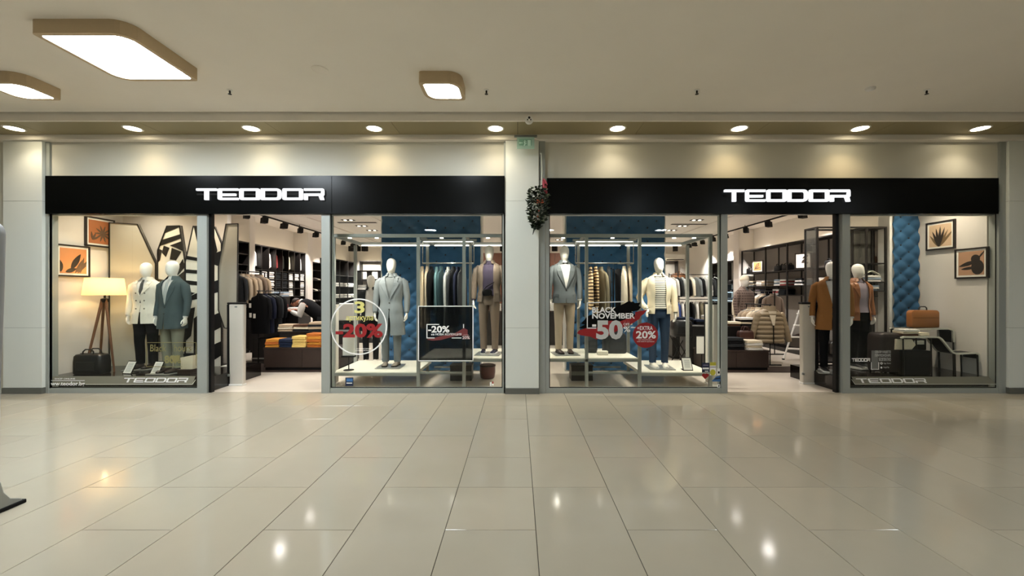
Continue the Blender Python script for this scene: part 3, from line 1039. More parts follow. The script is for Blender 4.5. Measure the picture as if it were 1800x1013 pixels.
for X in (-1.5, 1.6):  # unseen middle rows, added as general light for the shop
    for n_, Y in enumerate((10.5, 13.0, 15.8)):
        t = thing('twin_downlight', 'added unseen twin downlight over the %s middle of the shop, %s from the front' % ('left' if X < 0 else 'right', ['first', 'second', 'third'][n_]), 'downlight', (X, Y, HS), 0, 'added twin downlights over the middle of the shop')
        MB().box(-.17, .17, -.09, .09, -.008, -.001).build('frame', M_BLACKM, t)
        mb = MB()
        for s in (-.08, .08):
            mb.lathe([(.045, -.008), (.04, -.011), (.001, -.011)], 14, s, 0)
        mb.build('lens', M_TWL, t)
        spot('twin_beam', (X, Y, HS - .03), (X, Y, 0), L_TWIN * 1.6, 140, .8, (255, 249, 244), .08)
for X, Y in ((-6.7, 7.1), (-5.5, 7.0), (5.75, 7.0), (6.9, 7.05)):  # lamps hidden behind the header, added to brighten the side displays
    t = thing('window_downlight', 'added unseen round downlight above the %s window display, the one nearer the %s' % ('left' if X < 0 else 'right', 'outer wall' if abs(X) > 6 else 'doorway'), 'downlight', (X, Y, HS), 0, 'added downlights above the side windows')
    MB().lathe([(.09, -.001), (.09, -.008), (.07, -.01)], 18).build('trim_ring', M_WHITE, t)
    MB().lathe([(.07, -.006), (.001, -.007)], 18).build('lens', M_TWL, t)
    spot('window_beam', (X, Y, HS - .03), (X, Y + .2, 0), L_WINDOW_FILL, 120, .8, (255, 238, 214), .06)
for px, py, Y, nm in ((628, 393, 11.9, 'left'), (1213, 392, 12.2, 'right')):
    o = MB().bbox(-.55, .55, -.06, .06, -.012, 0, .003).build('air_vent', M_BLACKM, None, False, (wx(px, Y), Y, HS))
    tag(o, 'long dark slot air vent in the shop ceiling above the %s vitrine' % nm, 'vent')
# air conditioner on the back wall
t = thing('air_conditioner', 'white wall air conditioner high on the back wall right of the blue partition', 'air conditioner', (wx(1184, YS), YS, 2.98))
mb = MB()
mb.loft([[(x, -y, z) for y, z in ((0, 0), (.16, .02), (.20, .08), (.20, .24), (.16, .29), (0, .29))] for x in (-.42, .42)])
mb.build('casing', M_WHITE, t)
MB().box(-.38, .38, -.19, -.17, .012, .04).build('louvre', M_BLACKM, t)
# ================================================================== mannequins and garments
def ell(cx, cy, z, rx, ry, n=24, pw=2.2, a0=0.0, a1=2 * pi, closed=True):
    out = []
    m = n if closed else n - 1
    for k in range(n):
        a = a0 + (a1 - a0) * k / m
        s, c = sin(a), cos(a)
        out.append((cx + rx * math.copysign(abs(s) ** (2 / pw), s), cy - ry * math.copysign(abs(c) ** (2 / pw), c), z))
    return out


def lerp_prof(prof, z):
    if z <= prof[0][0]:
        return prof[0][1:]
    for a, b in zip(prof[:-1], prof[1:]):
        if z <= b[0]:
            t = (z - a[0]) / (b[0] - a[0])
            t = t * t * (3 - 2 * t)
            return tuple(p + (q - p) * t for p, q in zip(a[1:], b[1:]))
    return prof[-1][1:]


TORSO = [(.50, .225, .165, .0), (.75, .215, .158, .0), (.95, .195, .145, .0), (1.12, .172, .125, .0), (1.30, .196, .135, .005), (1.42, .213, .130, .01),
         (1.49, .205, .112, .015), (1.54, .16, .085, .02), (1.575, .078, .075, .02), (1.61, .07, .07, .02)]


def torso(z0, z1, grow=0.0, gap=None, n=40, dz=0.03):
    """surface around the trunk, front open by gap(z) half-width"""
    mb = MB()
    rings = []
    k = max(2, int((z1 - z0) / dz))
    for i in range(k + 1):
        z = z0 + (z1 - z0) * i / k
        rx, ry, cy = lerp_prof(TORSO, z)
        rx, ry = rx + grow, ry + grow
        g = 0.0
        if gap:
            g = math.asin(min(.98, max(0.0, gap(z)) / rx))
        wob = .004 * sin(z * 23) if grow > 0 else 0
        rings.append([(x + wob * sin(5 * y), y, z) for x, y, z in ell(0, cy, z, rx, ry, n, 2.3, g, 2 * pi - g, False)])
    mb.loft(rings, closed=False)
    return mb


def thick_mesh(mb, name, t=0.006):
    me = mb.mesh(name)
    bm = bmesh.new()
    bm.from_mesh(me)
    bmesh.ops.remove_doubles(bm, verts=list(bm.verts), dist=.0004)
    bmesh.ops.recalc_face_normals(bm, faces=list(bm.faces))
    bmesh.ops.solidify(bm, geom=list(bm.faces), thickness=t)
    bm.to_mesh(me)
    bm.free()
    return me


def hand_mb(side, curl=.5):
    """relaxed hand hanging from the origin down -Z, palm towards the thigh"""
    mb = MB()
    mb.loft([ell(0, 0, 0.02, .018, .026, 10), ell(0, 0, -.015, .017, .031, 10), ell(0, -.002, -.06, .016, .041, 10), ell(0, -.002, -.095, .013, .039, 10)])
    for k, (y, L) in enumerate(((-.031, .066), (-.010, .078), (.011, .072), (.030, .056))):
        p = [Vector((0, y, -.085))]
        a = .15
        for q in (.45, .32, .23):
            a += curl * .55
            p.append(p[-1] + Vector((-side * sin(a) * L * q, 0, -cos(a) * L * q)))
        mb.tube(p, [.0095, .0088, .008, .006], 7)
    mb.tube([(0, -.026, -.03), (-side * .012, -.048, -.055), (-side * .02, -.056, -.085), (-side * .022, -.054, -.105)], [.012, .0105, .009, .006], 7)
    return mb


def head_mb(tilt=0.0):
    mb = MB()
    rings = [ell(0, .02, 1.50, .062, .062, 20, 2), ell(0, .018, 1.56, .052, .055, 20, 2), ell(0, .010, 1.605, .050, .056, 20, 2), ell(0, -.005, 1.635, .056, .072, 20, 2),
             ell(0, -.012, 1.665, .064, .088, 20, 2), ell(0, -.008, 1.71, .074, .099, 20, 2), ell(0, .0, 1.76, .080, .104, 20, 2), ell(0, .004, 1.805, .078, .100, 20, 2),
             ell(0, .006, 1.84, .064, .083, 20, 2), ell(0, .008, 1.862, .040, .053, 20, 2), ell(0, .008, 1.872, .012, .018, 20, 2)]
    return mb.loft(rings)


def shoe_mb(x, splay=0.0, boot=False):
    up, so = MB(), MB()
    prof = [(.075, .030, .075), (.055, .036, .085), (.01, .037, .088), (-.04, .036, .078), (-.09, .042, .062), (-.14, .044, .052), (-.18, .036, .042), (-.20, .018, .030)]
    if boot:
        prof = [(y, w_, h + (.06 if y > -.02 else 0)) for y, w_, h in prof]

    def ring(y, w_, z0, h):
        return [(x + w_ * cos(a) + splay * y, y, z0 + (h - z0) * max(0, sin(a)) ** .8) for a in [pi * k / 10 for k in range(11)]] + [(x - w_ * .6 + splay * y, y, z0), (x + w_ * .6 + splay * y, y, z0)]
    up.loft([ring(y, w_, .018, h) for y, w_, h in prof])
    so.loft([[(x + (w_ + .004) * sx + splay * y, y * 1.02, z) for sx, z in ((-1, 0), (1, 0), (1, .022), (-1, .022))] for y, w_, h in prof])
    return up, so


def sleeve_pts(side, pose):
    s = side
    if pose == 'hip':       # forearm folded to the waist
        return [(s * .165, .01, 1.50), (s * .215, .012, 1.45), (s * .265, .03, 1.32), (s * .315, .035, 1.19), (s * .30, -.03, 1.10), (s * .235, -.10, 1.01)], (s * .205, -.125, .975)
    if pose == 'pocket':
        return [(s * .165, .01, 1.50), (s * .215, .012, 1.45), (s * .25, .03, 1.32), (s * .285, .05, 1.18), (s * .275, .0, 1.06), (s * .225, -.06, .95)], None
    return [(s * .165, .01, 1.50), (s * .215, .012, 1.45), (s * .24, .018, 1.32), (s * .262, .022, 1.20), (s * .268, -.005, 1.06), (s * .268, -.028, .945)], (s * .268, -.034, .925)


def mannequin(label, loc, rotz=0.0, scale=1.0, hem=.82, top_mat=None, under=None, under_top=1.57, legs=None, shoes=None, sole=None, button=1.12, style='jacket',
              lapel=True, arms=('down', 'down'), tie=None, base=True, head=True, plate=None, buttons=None, name='mannequin', bow=None, extra=None):
    t = thing(name, label, 'mannequin', loc, rotz)
    t.scale = (scale,) * 3
    if base:
        MB().bbox(-.21, .21, -.27, .17, .001, .016, .004).build('base_plate', plate or M_STEEL, t)
    zb = .016 if base else 0
    # legs
    mb = MB()
    hips = [ell(0, 0, z, rx, ry, 20, 2.4) for z, rx, ry in ((.845, .17, .118), (.90, .186, .128), (.98, .178, .122), (1.08, .162, .112))]
    mb.loft(hips)
    for s in (-1, 1):
        rs = []
        for z, cx, cy, rx, ry in ((.075, .10, .015, .056, .068), (.11, .10, .013, .057, .068), (.28, .10, .012, .06, .072), (.48, .102, -.005, .066, .078), (.66, .100, -.004, .080, .094), (.82, .094, 0, .093, .112), (.92, .09, 0, .085, .11)):
            rs.append([(x + .002 * sin(z * 90 + 7 * x), y + .004 * sin(z * 60), zz) for x, y, zz in ell(s * cx, cy, z + zb * .5, rx, ry, 16, 2.2)])
        mb.loft(rs)
    mb.build('trousers', legs, t, True)
    for s in (-1, 1):
        u, so = shoe_mb(s * .10, -s * -.12)
        f = MB()
        f.v = [(x, y, z + zb) for x, y, z in u.v]
        f.f = u.f
        sh = f.build('shoe', shoes, t, True)
        g = MB()
        g.v = [(x, y, z + zb) for x, y, z in so.v]
        g.f = so.f
        g.build('sole', sole or M_BLACKM, sh)
    # shirt, jacket
    if under is not None:
        torso(1.0, under_top, -.004).build('shirt', under, t, True)
        MB().loft([ell(0, .018, z, r, r * 1.02, 20, 2) for z, r in ((1.545, .088), (1.575, .069), (1.605, .064), (1.607, .058), (1.57, .06))]).build('collar', under, t, True)
    zt = 1.585
    if style == 'open':
        gap = lambda z: .08 + .03 * max(0, 1.25 - z) + (0 if z < 1.5 else (z - 1.5) * .1)
    elif style == 'closed':
        gap = lambda z: max(0.0, (z - 1.50) * .6)
    else:
        gap = lambda z: max(0.0, (z - button)) / (1.57 - button) * .085 if z > button else max(0, (button - .15 - z)) * .05
    jk = torso(hem, zt, .012, gap)
    me = thick_mesh(jk, 'jacket')
    J = link('jacket', me, top_mat, t, True)
    for s, pose in zip((-1, 1), arms):
        pts, wr = sleeve_pts(s, pose)
        sl = MB().tube(pts, [.05, .07, .066, .056, .05, .043], 14)
        sl.build('sleeve', top_mat, t, True)
        if wr is not None:
            h = hand_mb(s)
            if pose == 'hip':
                hb = MB()
                R = Matrix.Rotation(-.9, 4, 'X') @ Matrix.Rotation(-s * .5, 4, 'Y')
                hb.v = [tuple(R @ Vector(v) + Vector(wr)) for v in h.v]
                hb.f = h.f
                h = hb
            else:
                h.v = [(x + wr[0], y + wr[1], z + wr[2]) for x, y, z in h.v]
            h.build('hand', M_MANN, t, True)
            c = MB().tube([Vector(pts[-1]) - (Vector(pts[-1]) - Vector(wr)).normalized() * -.0, Vector(wr) + (Vector(wr) - Vector(pts[-1])).normalized() * .004], [.036, .034], 12)
            if under is not None:
                c.build('cuff', under, t, True)
    if lapel and style != 'closed':
        mb = MB()
        for s in (-1, 1):
            inner, outer = [], []
            k = 16
            z0 = button if style != 'open' else 1.25
            for i in range(k + 1):
                z = z0 + (1.565 - z0) * i / k
                rx, ry, cy = lerp_prof(TORSO, z)
                rx, ry = rx + .02, ry + .02
                u = (z - z0) / (1.565 - z0)
                wl = .085 * min(1, u * 1.7) if z < 1.455 else .052
                for lst, w_ in ((inner, gap(z)), (outer, gap(z) + wl)):
                    g = math.asin(min(.98, w_ / rx))
                    e = ell(0, cy, z, rx, ry, 2, 2.3, g, g + 1, False)[0]
                    lst.append((s * e[0], e[1] - .004, z))
            n = k + 1
            mb.add(inner + outer, [(i, i + 1, n + i + 1, n + i) for i in range(k)])
        me = thick_mesh(mb, 'lapel', .005)
        link('lapel', me, top_mat, J, False)
    # collar of the jacket
    MB().loft([ell(0, .024, z, r, r, 24, 2, .5, 2 * pi - .5, False) for z, r in ((1.55, .115), (1.585, .084), (1.62, .076), (1.60, .088), (1.555, .122))], closed=False).build('jacket_collar', top_mat, J, True)
    if buttons:
        m, spots = buttons
        for bx, bz in spots:
            rx, ry, cy = lerp_prof(TORSO, bz)
            rx, ry = rx + .014, ry + .014
            g = math.asin(max(-.98, min(.98, bx / rx)))
            e = ell(0, cy, bz, rx, ry, 2, 2.3, g, g + 1, False)[0] if bx >= 0 else ell(0, cy, bz, rx, ry, 2, 2.3, -g, -g + 1, False)[0]
            x = e[0] if bx >= 0 else -e[0]
            q = MB().loft([[(x + r * cos(a * pi / 5), e[1] - d, bz + r * sin(a * pi / 5)) for a in range(10)] for r, d in ((.012, 0.0), (.012, .006), (.004, .008))])
            q.build('button', m, J)
    # pocket flaps
    if style != 'open' or hem > .8:
        for s in (-1, 1):
            z = max(hem + .10, .93)
            rx, ry, cy = lerp_prof(TORSO, z)
            g = .85
            e0 = ell(0, cy, z, rx + .018, ry + .018, 2, 2.3, g - .3, g, False)[0]
            e1 = ell(0, cy, z, rx + .018, ry + .018, 2, 2.3, g + .3, g + 1, False)[0]
            f = MB().add([(s * e0[0], e0[1], z), (s * e1[0], e1[1], z + .01), (s * e1[0], e1[1], z + .055), (s * e0[0], e0[1], z + .045)], [(0, 1, 2, 3)])
            link('pocket_flap', thick_mesh(f, 'pocket_flap', .004), top_mat, J)
    if tie is not None:
        pr = [(1.565, .02), (1.54, .017), (1.50, .024), (1.35, .032), (1.16, .036)]
        vs, fs = [], []
        for z, w_ in pr:
            rx, ry, cy = lerp_prof(TORSO, z)
            y = cy - ry - .006
            if z > 1.53:
                y = cy - .078 - (1.565 - z) * .6
            vs += [(-w_, y, z), (0, y - .008, z), (w_, y, z)]
        for i in range(len(pr) - 1):
            a = i * 3
            fs += [(a, a + 1, a + 4, a + 3), (a + 1, a + 2, a + 5, a + 4)]
        link('tie', thick_mesh(MB().add(vs, fs), 'tie', .006), tie, t)
    if bow is not None:
        MB().prism([(-.045, 1.575), (-.008, 1.567), (.008, 1.567), (.045, 1.575), (.045, 1.545), (.008, 1.557), (-.008, 1.557), (-.045, 1.545)], -.075, -.062).build('bow_tie', bow, t)
    if head:
        head_mb().build('head', M_MANN, t, True)
    return t


F_CREAMCOAT = fab('cream_wool', (218, 214, 200))
F_DARKTEAL = fab('slate_wool', (70, 82, 84))
F_GREYCOAT = fab('grey_wool', (122, 128, 130))
F_NAVY = fab('navy', (28, 32, 48))
F_BLACKF = fab('black', (15, 15, 17))
F_CHAR = fab('charcoal', (40, 42, 44))
F_GREY = fab('mid_grey', (112, 116, 116))
F_LGREY = fab('light_grey', (172, 174, 170))
F_WHITE = fab('white_cotton', (214, 211, 205), noise=.06)
F_BEIGE = fab('beige', (186, 166, 140))
F_CREAM = fab('cream', (222, 210, 186))
F_KHAKI = fab('khaki', (150, 134, 108))
F_CAMEL = fab('camel', (142, 98, 56))
F_COGNAC = mat('cognac_leather', (150, 96, 56), .45, noise=.12, scale=25, bump=.15)
F_BROWNLE = mat('brown_leather', (104, 92, 80), .35, noise=.15, scale=25, bump=.15)
F_TAUPE = fab('taupe', (122, 106, 92))
F_STONE = fab('stone', (176, 160, 138))
F_DENIM = fab('denim', (46, 62, 84), noise=.25)
F_DENIMD = fab('dark_denim', (38, 46, 66), noise=.25)
F_TEAL = fab('teal_grey', (84, 112, 116))
F_TEALD = fab('deep_teal', (46, 66, 70))
F_MUSTARD = fab('mustard', (196, 132, 52))
F_YELLOW = fab('pale_yellow', (218, 186, 110))
F_RUST = fab('orange_wool', (176, 100, 44))
F_RED = fab('faded_red', (160, 74, 74))
F_LBLUE = fab('light_blue', (150, 166, 182))
F_BLUE = fab('royal_blue', (52, 70, 128))
F_MAUVE = fab('mauve', (150, 140, 150))
F_OLIVE = fab('olive', (120, 112, 92))
F_BROWN = fab('brown', (88, 62, 46))


def pattern_mat(name, a, b, kind, sx, sy):
    """two-tone woven pattern: stripes or checks"""
    m = mat('fabric_' + name, a, .9, noise=.1, scale=90, spec=.15)
    nt = m.node_tree
    bs = nt.nodes['Principled BSDF']
    src = bs.inputs['Base Color'].links[0].from_socket
    tc = nt.nodes.new('ShaderNodeTexCoord')
    sep = nt.nodes.new('ShaderNodeSeparateXYZ')
    nt.links.new(tc.outputs['Object'], sep.inputs[0])

    def band(sock, f, duty):
        mu = nt.nodes.new('ShaderNodeMath')
        mu.operation = 'MULTIPLY'
        mu.inputs[1].default_value = f
        nt.links.new(sock, mu.inputs[0])
        fr = nt.nodes.new('ShaderNodeMath')
        fr.operation = 'FRACT'
        nt.links.new(mu.outputs[0], fr.inputs[0])
        gt = nt.nodes.new('ShaderNodeMath')
        gt.operation = 'GREATER_THAN'
        gt.inputs[1].default_value = duty
        nt.links.new(fr.outputs[0], gt.inputs[0])
        return gt.outputs[0]
    k = band(sep.outputs['Z'], sy, .55)
    if kind == 'check':
        k2 = band(sep.outputs['X'], sx, .7)
        mxm = nt.nodes.new('ShaderNodeMath')
        mxm.operation = 'MAXIMUM'
        nt.links.new(k, mxm.inputs[0])
        nt.links.new(k2, mxm.inputs[1])
        k = mxm.outputs[0]
    mx = nt.nodes.new('ShaderNodeMix')
    mx.data_type = 'RGBA'
    nt.links.new(k, mx.inputs[0])
    nt.links.new(src, mx.inputs[6])
    mx.inputs[7].default_value = C(*b)
    nt.links.new(mx.outputs[2], bs.inputs['Base Color'])
    return m


F_PLAID = pattern_mat('plaid', (98, 82, 76), (132, 116, 106), 'check', 22, 16)
F_STRIPE = pattern_mat('knit_stripe', (208, 182, 140), (66, 48, 40), 'stripe', 0, 17)
F_STRIPEB = pattern_mat('marine_stripe', (190, 192, 190), (52, 60, 72), 'stripe', 0, 26)
F_ZSTRIPE = pattern_mat('breton_stripe', (120, 120, 112), (226, 222, 208), 'stripe', 0, 28)

S_WHITE = mat('white_leather', (226, 220, 206), .45)
S_DARK = mat('dark_leather', (34, 28, 28), .3)
S_NAVY = mat('navy_leather', (30, 32, 52), .25)
S_BROWN = mat('brown_shoe', (46, 34, 30), .35)

db = (mat('button_grey', (110, 108, 98), .4), [(-.055, 1.20), (.055, 1.20), (-.055, 1.06), (.055, 1.06), (-.06, 1.33), (.06, 1.33)])
sb = (mat('button_dark', (40, 36, 32), .4), [(.0, 1.10), (.0, .99)])
zw = .231
m1 = mannequin('white faceless mannequin in a cream double breasted coat, dark tie and black trousers', at(257, 655, 7.32)[:2] + (zw,), .12, .995, .80, F_CREAMCOAT, F_WHITE, legs=F_BLACKF, shoes=S_DARK, button=1.28, tie=fab('dark_tie', (70, 72, 72)), buttons=db)
m2 = mannequin('white faceless mannequin in a long slate coat with white shirt beside the zebra screen', at(303, 655, 6.95)[:2] + (zw,), -.1, .995, .74, F_DARKTEAL, F_WHITE, legs=fab('pale_olive', (128, 128, 112)), shoes=S_BROWN, button=1.10, tie=F_LGREY, buttons=sb)
zl, zh = .262, .492
m3 = mannequin('white faceless mannequin in a long grey overcoat on the low platform of the left vitrine', at(688, 645, 7.35)[:2] + (zl,), .05, 1.02, .55, F_GREYCOAT, F_GREY, legs=F_GREY, shoes=fab('grey_suede', (120, 112, 100)), button=1.16, buttons=sb)
m5 = mannequin('white faceless mannequin in an open taupe leather jacket and taupe trousers by the middle column', at(860, 620, 7.30)[:2] + (zh,), -.1, 1.015, .90, F_BROWNLE, fab('plum_knit', (58, 52, 66)), legs=F_TAUPE, shoes=S_NAVY, sole=M_WHITE, style='open', lapel=False, extra=None)
m6 = mannequin('white faceless mannequin in a grey blazer, dark bow tie and beige trousers', at(992, 620, 7.30)[:2] + (zh,), .12, 1.015, .88, fab('blazer_grey', (96, 102, 104)), F_WHITE, legs=F_STONE, shoes=S_BROWN, button=1.12, bow=F_BLACKF, buttons=(sb[0], [(0, 1.1)]))
m7 = mannequin('white faceless mannequin in a cream zipped jacket over a striped shirt with blue jeans', at(1158, 645, 7.25)[:2] + (zl,), -.08, 1.02, .92, fab('ivory_jacket', (226, 214, 186), noise=.08), F_ZSTRIPE, legs=F_DENIM, shoes=S_WHITE, sole=M_WHITE, style='open', lapel=False, arms=('hip', 'down'))
zr = .231
m8 = mannequin('white faceless mannequin in a camel overcoat seen through the right doorway', at(1461, 655, 6.98)[:2] + (zr,), -.5, .99, .72, F_CAMEL, F_WHITE, legs=F_BLACKF, shoes=mat('black_sneaker', (24, 24, 26), .4), sole=M_WHITE, button=1.15, buttons=sb, bow=F_BLACKF)
m9 = mannequin('white faceless mannequin in an open cognac leather jacket behind the right window', at(1508, 655, 7.38)[:2] + (zr,), .1, .985, .86, F_COGNAC, F_MAUVE, legs=F_BLACKF, shoes=mat('black_sneaker', (24, 24, 26), .4), sole=M_WHITE, style='open', lapel=True)
m4 = mannequin('white headed mannequin in dark clothes standing behind the left vitrine', (wx(652, 9.2), 9.2, 0.001), .15, 1.04, .70, F_BLACKF, F_WHITE, legs=F_BLACKF, shoes=S_WHITE, sole=M_WHITE, style='open', lapel=False)
m10 = mannequin('mannequin in a brown checked jacket and pale knitted hat deep inside the right doorway', (wx(1309, 10.45), 10.45, 0.001), .35, 1.06, .80, F_PLAID, F_GREY, legs=F_CHAR, shoes=S_DARK, style='closed', lapel=False, head=True)
MB().loft([ell(0, .004, z, r, r * 1.24, 20, 2) for z, r in ((1.765, .088), (1.785, .09), (1.80, .086), (1.85, .072), (1.885, .04), (1.895, .008))]).build('knitted_hat', F_CREAM, m10, True)
# waist bag of the leather-jacket mannequin
mb = MB()
mb.loft([ell(-.01, -.155, z, rx, .035, 16, 2.6) for z, rx in ((1.0, .05), (1.02, .085), (1.08, .09), (1.11, .06))])
mb.build('waist_bag', M_BLACK, m5, True)
MB().tube([(-.10, -.13, 1.07), (-.02, -.15, 1.16), (.08, -.14, 1.22), (.16, -.05, 1.27)], .012, 6, .5).build('bag_strap', M_BLACK, m5, True)


# -------------------------------------------------------------- hanging garments
def garment_mesh(kind):
    """hanging piece in the XZ plane, facing -Y, hung at the origin (hook height), shoulders .20 below"""
    def f():
        mb = MB()
        if kind == 'trousers':
            mb.loft([[(x + .01 * sin(z * 20), y, z) for x, y in rrect(-w_, w_, -.03, .03, .02, 2)] for z, w_ in ((-1.02, .10), (-.7, .11), (-.3, .125), (-.15, .13), (-.12, .13))])
            return mb.mesh('trousers')
        L = {'shirt': .80, 'jacket': .84, 'coat': 1.15, 'top': .72}[kind]
        t = {'shirt': .05, 'jacket': .075, 'coat': .085, 'top': .05}[kind]
        rings = []
        for z, w_, tt in ((-L, .245, t), (-L * .75, .235, t * 1.05), (-.45, .225, t), (-.27, .225, t), (-.20, .215, t * .85), (-.16, .15, t * .75), (-.125, .08, t * .8), (-.11, .06, t * .7)):
            r = ell(0, 0, z, w_, tt, 20, 2.8)
            rings.append([(x, y + .012 * sin(x * 40 + z * 3) * (1 if z < -.3 else .3), zz) for x, y, zz in r])
        mb.loft(rings)
        for s in (-1, 1):
            mb.tube([(s * .17, 0, -.19), (s * .225, 0, -.25), (s * .262, -.008, -.42), (s * .275, -.02, -.60), (s * .27, -.03, -.76)], [.045, .058, .052, .046, .04], 10, .85)
        return mb.mesh(kind)
    return cached(('garment', kind), f)


def front_mesh(kind):
    """placket strip and collar of a hanging piece"""
    def f():
        mb = MB()
        mb.box(-.012, .012, -.088 if kind != 'shirt' else -.062, -.05, -.78, -.2)
        mb.loft([ell(0, 0, z, r, r * .8, 16, 2.2) for z, r in ((-.135, .095), (-.11, .075), (-.07, .07), (-.075, .06), (-.11, .055))])
        return mb.mesh('collar')
    return cached(('front', kind if kind == 'shirt' else 'jacket'), f)


def hanger_mesh():
    def f():
        mb = MB()
        mb.tube([(-.19, 0, -.17), (-.1, 0, -.13), (0, 0, -.10), (.1, 0, -.13), (.19, 0, -.17)], [.008, .011, .012, .011, .008], 6)
        mb.tube([(0, 0, -.10), (0, 0, -.02), (.012, 0, .008), (.03, 0, .0)], .003, 5)
        return mb.mesh('hanger')
    return cached('hanger', f)


def hang(label, x, y, z, m, kind='jacket', rotz=0.0, scale=(1, 1, 1), group=None, detail=True, hm=None, name=None, front=None):
    t = thing(name or {'shirt': 'hanging_shirt', 'jacket': 'hanging_jacket', 'coat': 'hanging_coat', 'top': 'hanging_top', 'trousers': 'hanging_trousers'}[kind], label, 'garment', (x, y, z), rotz, group)
    t.scale = scale
    g = garment_mesh(kind)
    link('body', g, m, t, True)
    if detail and kind != 'trousers':
        link('collar', front_mesh(kind), front or m, t, False)
    link('hanger', hanger_mesh(), hm or M_STEEL, t)
    return t


def folded_mesh(k):
    def f():
        r = random.Random(k)
        mb = MB()
        ny = 10
        rings = []
        for j in range(4):     # folded layers bulge at the front edge
            pass
        prof = [(0.0, .94), (.004, .985), (.5, 1.0), (.85, .99), (1.0, .93)]
        for lay in range(2):
            z0, z1 = lay * .5, lay * .5 + .48
            rs = []
            for u, s in prof:
                w_ = .5 * s * (1 - .015 * lay)
                d = .5 * s
                rs.append([(x + r.uniform(-.008, .008), y + (.02 * lay), z0 + (z1 - z0) * u + .04 * r.uniform(-.5, .5) * (1 if 0.2 < u < .9 else .4) + .05 * sin(3 * x + k)) for x, y in rrect(-w_, w_, -d, d, .10, 3)])
            mb.loft(rs)
        return mb.mesh('folded')
    return cached(('folded', k), f)


def folded(label, x, y, z, w_, d, h, m, rotz=0.0, group=None, name='folded_sweater', cat='clothing'):
    k = random.randrange(4)
    o = link(name, folded_mesh(k), m, None, True, (x, y, z), rotz, (w_, d, h))
    tag(o, label, cat, group)
    return o


def stack(what, where, x, y, z, n, mats, w_=.28, d=.32, h=.045, group=None, jit=.012, name='folded_sweater'):
    mats = mats if isinstance(mats, (list, tuple)) else [mats]
    for k in range(n):
        pos = ORD[n - 1 - k] if n > 1 else 'single piece'
        folded('%s, %s %s' % (what, pos, where), x + random.uniform(-jit, jit), y + random.uniform(-jit, jit), z + k * h, w_, d, h * .98, mats[k % len(mats)], random.uniform(-.05, .05), group, name)
# ================================================================== centre vitrines
M_VFRAME = mat('vitrine_frame', (154, 156, 150), rough=0.35, metal=0.25, noise=.03)
M_BOARD = mat('platform_board', (224, 220, 204), rough=0.3, noise=.03)
M_LED = emit('led_bar', (255, 250, 238), L_BAR)


